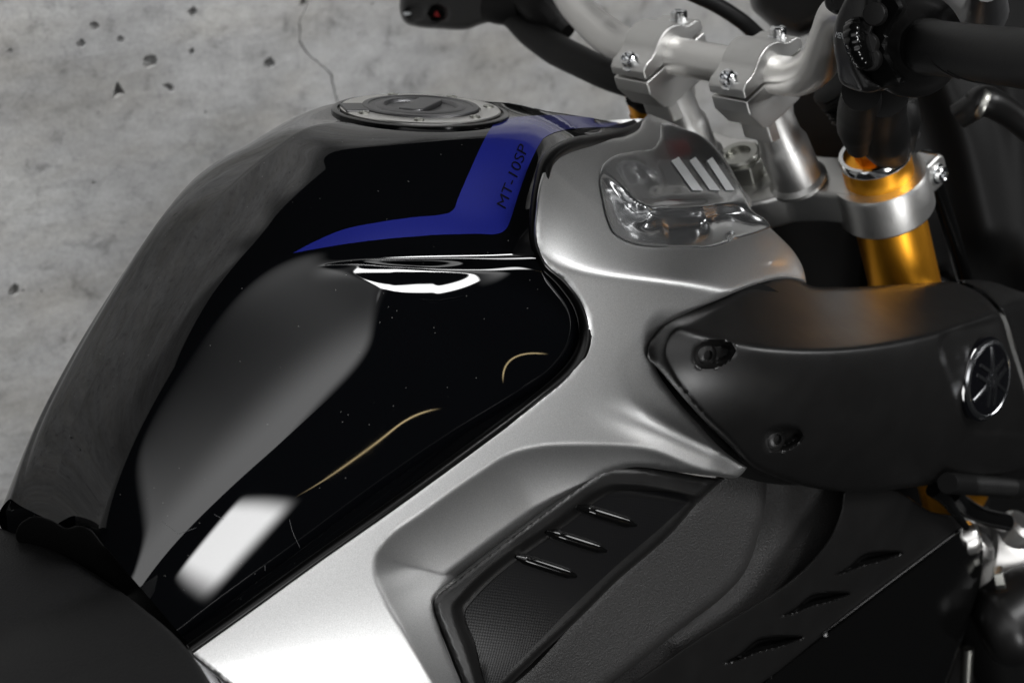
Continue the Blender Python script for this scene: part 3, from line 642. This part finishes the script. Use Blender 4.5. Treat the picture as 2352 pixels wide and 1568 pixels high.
# ---- intake cover with maker's badge
int_out = [(1486, 795), (1508, 763), (1560, 726), (1650, 686), (1740, 648), (1790, 634), (1830, 640)]+c5((1010, 157), (1200, 170), (1600, 152), (1838, 140, 1), (1985, 205), (2095, 315), (2165, 520), (2240, 755), (2300, 980), (2330, 1195, 1), (2240, 1213), (1900, 1265), (1550, 1312), (1350, 1332), (1180, 1328), (960, 1290), (780, 1230), (676, 1178), (560, 1060), (440, 945), (300, 790), (170, 640), (100, 560))
int_c = [(1486, 795, .168), (1560, 726, .165), (1650, 686, .160), (1740, 648, .154), (1830, 640, .145), (2000, 660, .142), (2200, 640, .140), (1660, 720, .172), (1760, 715, .172), (1900, 730, .172), (2100, 715, .172)] + \
        [(*q, w_) for q, w_ in zip(c5((300, 400), (450, 420), (800, 500), (1200, 537), (1500, 480), (1800, 395), (2110, 322)), (.184, .190, .206, .216, .214, .208, .202))] + \
        [(1600, 900, .192), (1560, 860, .188), (1800, 900, .2085), (1950, 900, .2165), (2100, 900, .215), (2250, 870, .211), (2300, 800, .206), (1660, 1036, .188), (1720, 1075, .186), (1850, 1050, .199), (2050, 1030, .206), (2250, 1010, .205), (1850, 1120, .180), (2000, 1125, .182), (2200, 1105, .184), (2330, 1095, .184)]
top_c = [c for c in int_c if c[1] < 735 or c in int_c[11:18]]; sid_c = [c for c in int_c if not (c[1] < 735)]
itop, isid = poly3(top_c), poly3(sid_c); intw = lambda Q: smin(itop(np.asarray(Q, float)), isid(np.asarray(Q, float)), .0025)
scoop = lambda x, y, s: ('recess', c5((x-75*s, y+15*s), (x-60*s, y-50*s), (x+10*s, y-85*s), (x+90*s, y-88*s), (x+160*s, y-55*s), (x+165*s, y-20*s), (x+110*s, y+40*s), (x+30*s, y+70*s), (x-50*s, y+62*s)), .009, 18, .1)
intake = patch('intake_cover', int_out, intw, 'satin', bike, [
    ('recess', c5((1770, 440), (1800, 405), (1900, 378), (2060, 345), (2110, 330), (2160, 500), (2260, 850), (2300, 1000), (2100, 1010), (1960, 1000), (1880, 900), (1830, 750)), .0018, 18, .2),
    ('plateau', c5((720, 1180), (560, 1000), (440, 885), (250, 645), (218, 570), (222, 490), (262, 425), (340, 385), (600, 250), (1000, 60), (2700, 60), (2700, 1500), (1000, 1500)), .007, 36),
    scoop(440, 560, 1), scoop(830, 1040, .95)], step=6, roll=(10, .005), thick=.018, label='satin black air intake cover with a round badge')
IT = bvh(intake)
patch('intake_gap_filler', [(1455, 800), (1480, 745), (1560, 700), (1650, 672), (1740, 650), (1820, 690), (1900, 740), (1900, 1100), (1740, 1105), (1650, 1070), (1540, 950), (1480, 870)], lambda Q: sidew(Q)-.016, 'matte', intake, step=14, roll=None, thick=.02)  # black filler sheet added behind the joint to keep the gap dark
far_in = mirrored(intake, 'intake_cover', bike)
for x, y in ((435, 555), (828, 1030)):
    q = c5((x, y))[0]; h = hit(IT, *q); lathe('screw', h[0]+Vector((0, .003, 0)), Vector((-.25, -.95, .1)), [(.0085, 0), (.0085, .003), (.0078, .005), (.006, .0064), (.0035, .0068), (.0035, .004), (0, .004)], 'satin', intake, 24)
tip_out = c5((1860, 132, 1), (2010, 195), (2118, 308), (2190, 520), (2262, 755), (2322, 980), (2352, 1190, 1), (2600, 1150, 1), (2600, 420), (2380, 250), (2200, 190), (2050, 140))
patch('intake_nose', tip_out, lambda Q: intw(np.clip(Q, [0, 0], [2330, 2000]))-.007-np.clip(Q[:, 0]-2250, 0, None)*.00022, 'satin', intake, [('fold', c5((2050, 345), (2300, 270), (2560, 260)), .006, 10, 60)], step=9, roll=(6, .0015), thick=.02)
def badge():
    q = cE((1560, 830))[0]; h = hit(IT, *q); n = h[1] if h[1].dot(Vector(ray(*q))) < 0 else -h[1]
    n = (n*.6+Vector((-.10, -.97, .18))*.4).normalized(); R_ = .0295; p = h[0]+n*.0005
    disc = lathe('badge', p, n, [(R_*1.06, -.006), (R_*1.06, .001), (R_, .0022), (R_*.97, .0032), (R_*.9, .0046), (R_*.78, .0056), (R_*.5, .0064), (0, .0070)], 'emblem_black', intake, 72, label='round black and chrome badge with three crossed tuning forks')
    lathe('badge_rim', p, n, [(R_*.99, .001), (R_*1.0, .0030), (R_*.965, .0046), (R_*.90, .0052), (R_*.86, .0046), (R_*.86, .003)], 'chrome', disc, 72)
    up = Vector((.10, 0, 1)); y = (up-n*up.dot(n)).normalized(); x = y.cross(n)
    def bar3(a, b, hw):
        a, b = np.array(a, float), np.array(b, float); t = (b-a)/np.linalg.norm(b-a); s = np.array([-t[1], t[0]])*hw; L_ = []
        for k in np.linspace(0, 1, 5):
            c = a+(b-a)*k; L_.append([p+x*(c[0]+s_*s[0])*R_+y*(c[1]+s_*s[1])*R_+n*(.0072-.0030*min(1, (c@c))**1.0) for s_ in (-1, 1)])
        V = [v+n*dz for dz in (-.0020, .0010) for r2 in L_ for v in r2]; F = []
        for k in range(4):
            F += [[2*k, 2*k+1, 2*k+3, 2*k+2], [10+2*k+2, 10+2*k+3, 10+2*k+1, 10+2*k], [2*k, 2*k+2, 12+2*k, 10+2*k], [2*k+1, 11+2*k, 13+2*k, 2*k+3]]
        F += [[0, 10, 11, 1], [8, 9, 19, 18]]; return V, F
    for k in range(3):
        a = math.radians(90+120*k); c_, s_ = math.cos(a), math.sin(a); V, F = [], []
        T = lambda u, v: (u*c_-v*s_, u*s_+v*c_)
        for seg in ((T(.10, 0), T(.84, 0), .035), (T(.10, -.15), T(.10, .15), .04), (T(.10, .13), T(-.66, .13), .04), (T(.10, -.13), T(-.66, -.13), .04)):
            v_, f_ = bar3(*seg); o_ = len(V); V += v_; F += [[i+o_ for i in f] for f in f_]
        bm = bmesh.new(); me = mesh('tuning_fork', V, F); bm.from_mesh(me); bpy.data.meshes.remove(me); from_bm('tuning_fork', bm, 'chrome', disc)
badge()

# ---- seat and trim at the rear edge of the tank
def w_z(Q, z): v = cd[None]+cr[None]*((Q[:, :1]-W/2)*KP)-cu[None]*((Q[:, 1:]-H/2)*KP); t = (z-CAM[2])/v[:, 2]; return -(CAM[1]+t*v[:, 1])
def w_x(Q, x0): v = cd[None]+cr[None]*((Q[:, :1]-W/2)*KP)-cu[None]*((Q[:, 1:]-H/2)*KP); t = (x0-CAM[0])/v[:, 0]; return -(CAM[1]+t*v[:, 1])
def seatw(Q):
    z = np.full(len(Q), .826)
    for _ in range(8): w = w_z(Q, z); z = .832-3.2*np.clip(w, -.05, .16)**2-.25*np.clip(w-.07, 0, None)
    return w_z(Q, z)
patch('seat', [(-160, 1130, 1), (0, 1212), (60, 1236), (120, 1262), (200, 1306), (330, 1398), (420, 1478), (470, 1545), (520, 1640), (540, 1700, 1), (-160, 1700, 1)], seatw, 'vinyl', bike, step=12, roll=(14, .006), thick=.03, label='dark grey vinyl seat behind the tank')
patch('tank_trim', c8((88, 735), (112, 668), (190, 622), (300, 648), (385, 690), (430, 676), (500, 690), (580, 778), (800, 1020), (1085, 1275), (1110, 1330), (1075, 1420), (900, 1330), (700, 1180), (400, 980), (130, 800)), [(35, 1200, .004), (100, 1200, .020), (160, 1220, .036), (225, 1245, .053), (300, 1335, .058), (380, 1420, .070), (440, 1490, .078), (430, 1520, .075), (200, 1330, .02), (300, 1420, .05)], 'matte', bike, step=9, roll=(6, .0012), thick=.012)
patch('seat_bracket', c8((1062, 1400), (1100, 1392), (1170, 1450), (1240, 1540), (1300, 1680), (1180, 1680), (1130, 1520)), lambda Q: silw(Q)-.004, 'clear', bike, step=9, roll=(6, .003))

# ---- steering: top clamp, fork legs, stem nut, risers, bar
EA, EF, EY = Vector((-.4067, 0, .9135)), Vector((.9135, 0, .4067)), Vector((0, 1, 0)); O0 = Vector((0, 0, .95))
def L3(f, y, h): return O0+EF*f+EY*y+EA*h
half = [(-.040, 0), (-.039, .018), (-.026, .036), (-.012, .05), (-.004, .070), (.000, .095), (.010, .125), (.052, .125), (.058, .10), (.046, .075), (.040, .045), (.044, .02)]
poly = half+[(f, -y) for f, y in half[::-1] if y > 0]
clamp = prism('top_clamp', [(f, y) for f, y in poly], L3(0, 0, -.048), EF, EY, EA, .028, 'cast', bike, .004, 'cast grey top fork clamp', seg=3)
for s in (-1, 1):
    lathe('clamp_ring', L3(.031, .105*s, -.054), EA, [(.0300, 0), (.0348, .0), (.0362, .002), (.0365, .030), (.0352, .0335), (.0300, .0335)], 'cast', clamp, 64)
    fork = lathe('fork_tube', L3(.031, .105*s, 0), EA, [(.0275, -.345), (.0275, -.30), (.0272, -.054), (.0262, -.050), (.0262, -.0045), (.0255, -.0035)], 'gold', bike, 64, label='gold anodised fork tube')
    lathe('fork_foot', L3(.031, .105*s, 0), EA, [(.024, -.62), (.0245, -.36), (.0268, -.355), (.0268, -.3452)], 'matte', fork, 48)
    lathe('fork_ring', L3(.031, .105*s, 0), EA, [(.0265, -.006), (.0268, -.0055), (.0268, .000), (.0262, .0012), (.0232, .0012), (.0225, 0), (.0225, -.006)], 'bright', fork, 64)
    lathe('fork_cap', L3(.031, .105*s, 0), EA, [(.0226, -.012), (.0226, -.004), (.018, -.003), (0, -.003)], 'gold', fork, 48)
    prism('fork_nut', hexa(.0155), L3(.031, .105*s, -.004), EF, EY, EA, .016, 'gold', fork, .0012)
    e0 = L3(.064, .112*s, -.046); prism('clamp_ear', rrect(.026, .026, .008), e0+Vector((0, -.013*s, 0))*0+EA*.010, EF, EA, EY*s, .020, 'cast', clamp, .003)
    bolt('pinch_bolt', e0+EA*.010+EY*s*.020, EY*s, .0062, .006, 'bright', clamp)
prism('stem_nut', hexa(.0215), L3(0, 0, -.02), EF, EY, EA, .016, 'steel', clamp, .0014)
lathe('stem_washer', L3(0, 0, -.0235), EA, [(.031, 0), (.031, .0035), (.028, .0045), (.010, .0045)], 'cast', clamp, 48)
lathe('stem_bolt', L3(0, 0, -.006), EA, [(.0165, 0), (.0165, .004), (.015, .0056), (.010, .0056), (.0095, .001), (0, .001)], 'steel', clamp, 40)
BC = at(1624, 142, 0); BCv = Vector(BC)
def LB(f, y, h): return Vector((BCv.x, 0, BCv.z))+EF*f+EY*y+EA*h
for s in (-1, 1):
    y = .047*s; w2 = .0165
    rb = L3(.004, .050*s, -.020); rt = LB(0, y, -.03); ax = (rt-rb).normalized()
    riser = lathe('bar_riser', rb, ax, [(.0225, 0), (.0225, .003), (.0192, .006), (.0190, .038), (.0178, .041), (.0165, .046), (.0160, (rt-rb).length)], 'cast', bike, 48, label='cast riser under the handlebar')
    prism('riser_web', [(-.018, -.046), (-.004, -.05), (.012, -.046), (.020, -.014), (-.020, -.014)], LB(0, y-.013, -.004), EF, EA, EY, .026, 'cast', riser, .002)
    lo = [(-.036, -.001), (-.036, -.012), (-.026, -.030), (-.018, -.034), (.018, -.034), (.026, -.030), (.036, -.012), (.036, -.001)]
    prism('lower_clamp', lo, LB(0, y-w2, 0), EF, EA, EY, 2*w2, 'cast', riser, .0013)
    up_ = [(-.036, .0012), (-.036, .0085), (-.0315, .0122), (-.0245, .0132), (-.0205, .0145)]+[(.0238*math.cos(math.radians(a)), .0238*math.sin(math.radians(a))) for a in range(138, 41, -8)]+[(.0205, .0145), (.0245, .0132), (.0315, .0122), (.036, .0085), (.036, .0012)]
    cl = prism('bar_clamp', up_, LB(0, y-w2, 0), EF, EA, EY, 2*w2, 'cast', bike, .0013, 'cast clamp over the handlebar')
    for f in (-.0275, .0275):
        bolt('clamp_bolt', LB(f, y, .0095)+EF*(-.002 if f < 0 else .002), (EA+EF*(-.45 if f < 0 else .45)).normalized(), .0062, .0085, 'bright', cl)
near = [tuple(LB(0, -.0, 0)), tuple(LB(0, -.047, 0)), at(1796, 174, .070), at(*c3((960, 428))[0], .094), at(*c3((1062, 350))[0], .124), at(*c3((1112, 205))[0], .155), at(*c3((1170, 70))[0], .188), at(*c3((1330, 120))[0], .215), at(*c3((1600, 262))[0], .252), at(*c3((1900, 296))[0], .315)]
far = [(1513, 122, -.047), (1450, 111, -.072), (1392, 80, -.098), (1325, 18, -.135), (1268, -52, -.178), (1190, -78, -.225), (1040, -70, -.30)]
tube('handlebar', [at(*p) for p in far[::-1]]+near, [.0110]*3+[.0125]+[.0143]*8+[.0125]+[.0111]*4, 'bar', bike, 12, 40, label='silver tapered handlebar')
# near controls
hp = c3((1205, 0), (1240, -60), (1400, -60), (1412, 20), (1385, 115), (1355, 190), (1340, 270), (1372, 330), (1360, 372), (1300, 382), (1340, 440), (1420, 500), (1380, 520), (1250, 508), (1190, 476), (1160, 360), (1142, 240), (1155, 120))
sw = patch('switch_housing', hp, lambda Q: w_x(Q, -.182), 'satin', bike, [('fold', c3((1330, -60), (1310, 120), (1230, 330), (1300, 500)), .003, 6, 20)], step=5, roll=(6, .0035), thick=.05, label='black right hand switch housing with a ridged menu wheel')
SWT = bvh(sw)
body = c3((1330, -60), (1480, -60), (1560, 40), (1500, 150), (1470, 250), (1500, 360), (1560, 470), (1440, 512), (1330, 505), (1290, 400), (1330, 250))
patch('throttle_body', body, lambda Q: w_x(Q, -.168), 'matte', sw, step=9, roll=(16, .012), thick=.05)
wc = cT((530, 425))[0]; wp_ = hit(SWT, *wc)[0]
lathe('menu_wheel', wp_+Vector((-.003, 0, 0)), Vector((.25, -.9, .35)), [(.0, -.0055), (.0120, -.0055), (.0150, -.004), (.0158, 0), (.0150, .004), (.0120, .0055), (0, .0055)], 'gloss', sw, 96, wob=lambda t: 1+.055*abs(math.sin(t*8)), sharp=60)
for (x, y) in ((640, 140), (560, 440), (590, 590)):
    q = cT((x, y))[0]; h = hit(SWT, *q)
    if h[0]: lathe('housing_step', h[0], Vector((-.9, -.3, .2)), [(.0075, -.004), (.0075, .001), (.0068, .0022), (0, .0026)], 'satin', sw, 32)
V, F = text_tris('MENU'); hh = V.max(0); b0 = np.array(cT((258, 372))[0]); b1 = np.array(cT((366, 398))[0]); upv = np.array([3., -13.])
decal('print', [tuple(b0+(b1-b0)*v[0]/hh[0]+upv*v[1]/hh[1]) for v in V], F, SWT, 'print', sw, .0006)
for tri in ([(360, 360), (382, 322), (384, 366)], [(346, 380), (376, 376), (352, 412)]):
    decal('print', cT(*tri), [[0, 1, 2]], SWT, 'print', sw, .0006)
GA, GB = Vector(at(*c3((1640, 262))[0], .258)), Vector(at(*c3((2260, 338))[0], .392)); gx_ = (GB-GA).normalized()
lathe('throttle_flange', GA-gx_*.034, gx_, [(.024, 0), (.031, .002), (.0315, .012), (.0305, .014), (.0300, .015), (.0318, .016), (.0330, .018), (.0330, .023), (.0318, .026), (.027, .030), (.0215, .035), (.0195, .040), (.0175, .042)], 'satin', sw, 72)
grip = lathe('grip', GA, gx_, [(.0178, 0)]+[(.0172+.0006*(i % 2), .004+i*.0016) for i in range(8)]+[(.0170, .02), (.0166, .06), (.0168, .12), (.0172, .20), (.0175, .27)], 'rubber', bike, 64, label='black rubber throttle grip')
lg = [(GA+gx_*t, a) for t, a in ((.05, 100), (.075, 130), (.10, 160), (.06, 200))]
for p, a in lg:
    x, y, a3 = frame(gx_); P = [np.array(p+gx_*u*.03+(x*math.cos(math.radians(a+u*55))+y*math.sin(math.radians(a+u*55)))*.0169) for u in np.linspace(0, 1, 6)]
    tube('grip_rib', P, .0006, 'rubber', grip, 3, 6)
tube('housing_screw', [at(*c3((1540, 430))[0], .245), at(*c3((1640, 505))[0], .250)], [.006, .0066, .006], 'satin', sw, 6, 16)
lathe('housing_bolt', Vector(at(*c3((1165, 12))[0], .200)), Vector((-.8, -.3, .3)), [(.0075, -.01), (.0075, .004), (.0065, .0055), (.003, .0055), (.003, .002), (0, .002)], 'satin', sw, 24)
tube('brake_lever', [at(*c3((1850, -40))[0], .16), at(*c3((1930, 20))[0], .20), at(*c3((2000, 70))[0], .25), at(*c3((2010, -80))[0], .30)], [.014, .016, .015, .010], 'clear', bike, 8, 20, label='grey brake lever knuckle', rib=.05)
# far controls
fp = c2((325, -60), (322, 110), (345, 155), (380, 178), (440, 192), (600, 206), (795, 208), (900, 172), (950, 160), (1010, 150), (1180, 60), (1180, -60))
fs_ = patch('switch_housing', fp, lambda Q: w_x(Q, .000), 'satin', bike, [('dish', *c2((585, 95))[0], 26, 22, 0, .008), ('dish', *c2((430, 85))[0], 30, 20, -10, .004)], step=7, roll=(12, .008), thick=.04, label='black left hand switch housing with hazard and horn buttons')
FT = bvh(fs_)
q = c2((585, 95))[0]; h = hit(FT, *q); lathe('hazard_button', h[0], Vector((-.85, -.45, .25)), [(.0055, -.003), (.0055, .002), (.0048, .0035), (0, .0038)], 'gloss', fs_, 24)
FT2 = bvh(fs_, [c for c in fs_.children][0])
decal('hazard_mark', c2((545, 118), (578, 78), (600, 120)), [[0, 1, 2]], FT2, 'red', fs_, .0006)
Q, F = poly_tris(c2((1040, 92), (1075, 82), (1105, 95), (1095, 108), (1050, 110)) and c2((340+0, 92), (372, 84), (400, 97), (385, 108), (350, 108)), 4); decal('horn_mark', Q, F, FT, 'print', fs_, .0006)
q = c2((600, -2))[0]
tube('bar_boot', [at(*c2((960, 40))[0], -.27), at(*c2((1060, 60))[0], -.255), at(*c2((1180, 40))[0], -.24)], .014, 'rubber', fs_, 6, 20)
tube('clutch_perch', [at(*c2((1210, -40))[0], -.235), at(*c2((1330, 60))[0], -.215), at(*c2((1440, 170))[0], -.20), at(*c2((1500, 230))[0], -.19)], [.015, .017, .014, .008], 'matte', fs_, 6, 16)
tube('wire_sheath', [at(*c2((960, 110))[0], -.275), at(*c2((1090, 130))[0], -.25), at(*c2((1240, 235))[0], -.22), at(*c2((1420, 350))[0], -.18), at(*c2((1600, 440))[0], -.14), at(*c2((1800, 535))[0], -.10), at(*c2((2040, 620))[0], -.06)], [.006, .0075, .0115, .013, .0125, .012, .011], 'rubber', bike, 12, 24, label='thick black wire sheath below the bar')
tube('cable', [at(*c3((330, -40))[0], -.06), at(*c3((480, 30))[0], -.05), at(*c3((620, 120))[0], -.035), at(*c3((720, 210))[0], -.02)], .0062, 'rubber', bike, 8, 16)
lathe('adjuster', Vector(at(1500, 255, -.105))+EA*.016, EA, [(.018, -.012), (.018, .006), (.014, .008), (0, .008)], 'gold', bike, 32)
tube('far_hose', [at(*c3((20, 540))[0], -.10), at(*c3((80, 580))[0], -.10), at(*c3((150, 610))[0], -.11)], .010, 'matte', bike, 6, 14)
prism('key_tag', rrect(.016, .020, .004), Vector(at(*c3((500, 505))[0], .01)), EY, EA, EF, .004, 'red', bike, .001)

# ---- dark parts round and behind the fork
def blob(name, outline, wf, material='matte', label=None, **k): return patch(name, outline, wf, material, bike, label=label, **k)
blob('instrument', c3((670, -60), (680, 50), (740, 110), (830, 180), (960, 210), (1060, 150), (1160, 60), (1160, -60)), lambda Q: w_x(Q, .10), 'satin', 'black instrument housing between the bars', step=12, roll=(20, .02), thick=.06)
blob('headlight_shell', [(1900, -80, 1), (2460, -80, 1), (2460, 720, 1), (2230, 700), (2150, 640), (1990, 640), (1960, 400), (1900, 250)], lambda Q: w_x(Q, .26)-.0002*(Q[:, 0]-2000), 'matte', 'dark headlight shell ahead of the fork', step=16, roll=(20, .02), feats=[('ridge', [(2140, 90), (2220, 300), (2270, 520)], .012, 60), ('ridge', [(2330, 200), (2380, 600)], .012, 60)])
blob('frame_head', [(1690, 470, 1), (1860, 485), (1990, 500), (2040, 560), (2060, 760, 1), (1600, 760, 1), (1640, 600)], lambda Q: w_x(Q, .0)*0+.02, 'matte', 'black frame headstock', step=14, roll=(10, .004))
blob('frame_cowl', [(1850, 200), (1990, 230), (2020, 420), (2060, 640), (1960, 660), (1880, 520), (1760, 470), (1700, 440), (1760, 330)], lambda Q: w_x(Q, .14), 'matte', None, step=16, roll=(10, .004))
tube('stay', [at(*c3((1470, 520))[0], .06), at(*c3((1540, 640))[0], .06), at(*c3((1610, 770))[0], .06)], .0036, 'clear', bike, 5, 12)
tube('brake_line', [at(*c3((1660, 880))[0], .085), at(*c3((1730, 1080))[0], .085), at(*c3((1810, 1320))[0], .085), at(*c3((1900, 1620))[0], .085)], .0065, 'gloss', bike, 8, 16)
tube('wire_loom', [at(*c3((1300, 520))[0], .20), at(*c3((1290, 620))[0], .17), at(*c3((1275, 720))[0], .15), at(*c3((1285, 830))[0], .135)], [.013, .015, .014, .009], 'matte', bike, 8, 20)
tube('wire_loom', [at(*c3((1420, 520))[0], .19), at(*c3((1400, 640))[0], .16), at(*c3((1420, 760))[0], .14), at(*c3((1470, 870))[0], .115)], [.018, .019, .020, .014], 'matte', bike, 8, 20)
tube('wire_loom', [at(*c3((1500, 560))[0], .12), at(*c3((1500, 680))[0], .12), at(*c3((1510, 850))[0], .10)], [.015, .018, .012], 'matte', bike, 8, 20)
tube('corrugated_hose', [at(*c3((1130, 480))[0], .04), at(*c3((1200, 560))[0], .045), at(*c3((1240, 680))[0], .05)], [.016, .017, .013], 'rubber', bike, 10, 20, rib=.12)
tube('mirror_stalk', [at(2200, 268, .12), at(2235, 246, .13), at(2262, 232, .135), at(2320, 262, .14), at(2400, 330, .15)], [.010, .0105, .012, .011, .010], 'satin', bike, 8, 20)
lathe('stalk_collar', Vector(at(2252, 238, .134)), Vector((.5, -.6, -.3)), [(.0125, -.003), (.013, -.002), (.013, .002), (.0125, .003)], 'steel', bike, 32)
# ---- lower right: brake hose, casting, pipe
tube('brake_hose', [at(*cR((560, 195))[0], .20), at(*cR((700, 205))[0], .19), at(*cR((860, 215))[0], .185), at(*cR((1010, 228))[0], .18), at(*cR((1180, 240))[0], .175)], .0078, 'rubber', bike, 40, 20, rib=.06, label='braided black brake hose')
tube('hose', [at(*cR((560, 250))[0], .17), at(*cR((640, 340))[0], .165), at(*cR((780, 420))[0], .165), at(*cR((960, 465))[0], .165)], [.011, .009, .0075, .0075], 'gloss', bike, 10, 16)
tube('clip', [at(*cR((460, 240))[0], .185), at(*cR((540, 300))[0], .185), at(*cR((620, 410))[0], .18), at(*cR((690, 500))[0], .178)], [.006, .005, .0035, .0026], 'gloss', bike, 8, 12)
cast = lathe('calliper_casting', Vector(at(*cR((1010, 740))[0], .13)), Vector((.75, -.6, -.25)), [(0, -.04), (.022, -.038), (.034, -.03), (.040, -.012), (.040, .004), (.034, .018), (.024, .026), (.022, .034), (.016, .036), (0, .036)], 'bar', bike, 48, label='silver casting beside the fork leg')
lathe('casting_boss', Vector(at(*cR((1060, 540))[0], .14)), Vector((.3, -.5, .8)), [(.020, -.02), (.020, .006), (.017, .010), (.010, .011), (0, .011)], 'bar', cast, 32)
prism('casting_nut', hexa(.009), Vector(at(*cR((880, 850))[0], .168)), Vector((.6, .5, .3)).normalized(), Vector((-.3, .1, .95)).normalized(), Vector((.6, -.75, .2)).normalized(), .008, 'steel', cast, .001)
lathe('bracket_lug', Vector(at(*cR((700, 570))[0], .155)), Vector((.5, -.7, .4)), [(.014, -.012), (.014, .004), (.011, .009), (0, .010)], 'bar', cast, 28)
lathe('bracket_lug', Vector(at(*cR((770, 640))[0], .15)), Vector((.3, -.6, .6)), [(.013, -.018), (.014, .004), (.009, .009), (0, .009)], 'bar', cast, 28)
tube('coolant_pipe', [at(*cR((1250, 980))[0], .18), at(*cR((1080, 1080))[0], .175), at(*cR((900, 1200))[0], .168), at(*cR((790, 1250))[0], .16)], [.034, .036, .035, .020], 'satin', bike, 8, 32, label='black coolant pipe end')
tube('bracket_rod', [at(*cR((700, 1330))[0], .15), at(*cR((690, 1480))[0], .15), at(*cR((680, 1700))[0], .15)], .005, 'steel', bike, 5, 12)
blob('engine_cover', cR((560, 1330), (820, 1330), (1250, 1340), (1250, 1800), (480, 1800)), [(2250, 1540, .10), (2350, 1480, .10), (2100, 1680, .10), (2400, 1700, .11)], 'satin', 'dark engine cover below the fork', feats=[('ridge', cR((820, 1440), (1200, 1520)), -.004, 8), ('ridge', cR((840, 1350), (840, 1750)), -.006, 8)], step=10, thick=.02)
blob('engine_block', [(1800, 1080, 1), (2480, 1040, 1), (2480, 1760, 1), (1700, 1760, 1)], lambda Q: np.full(len(Q), -.02), 'matte', None, step=24, roll=None, thick=.1)
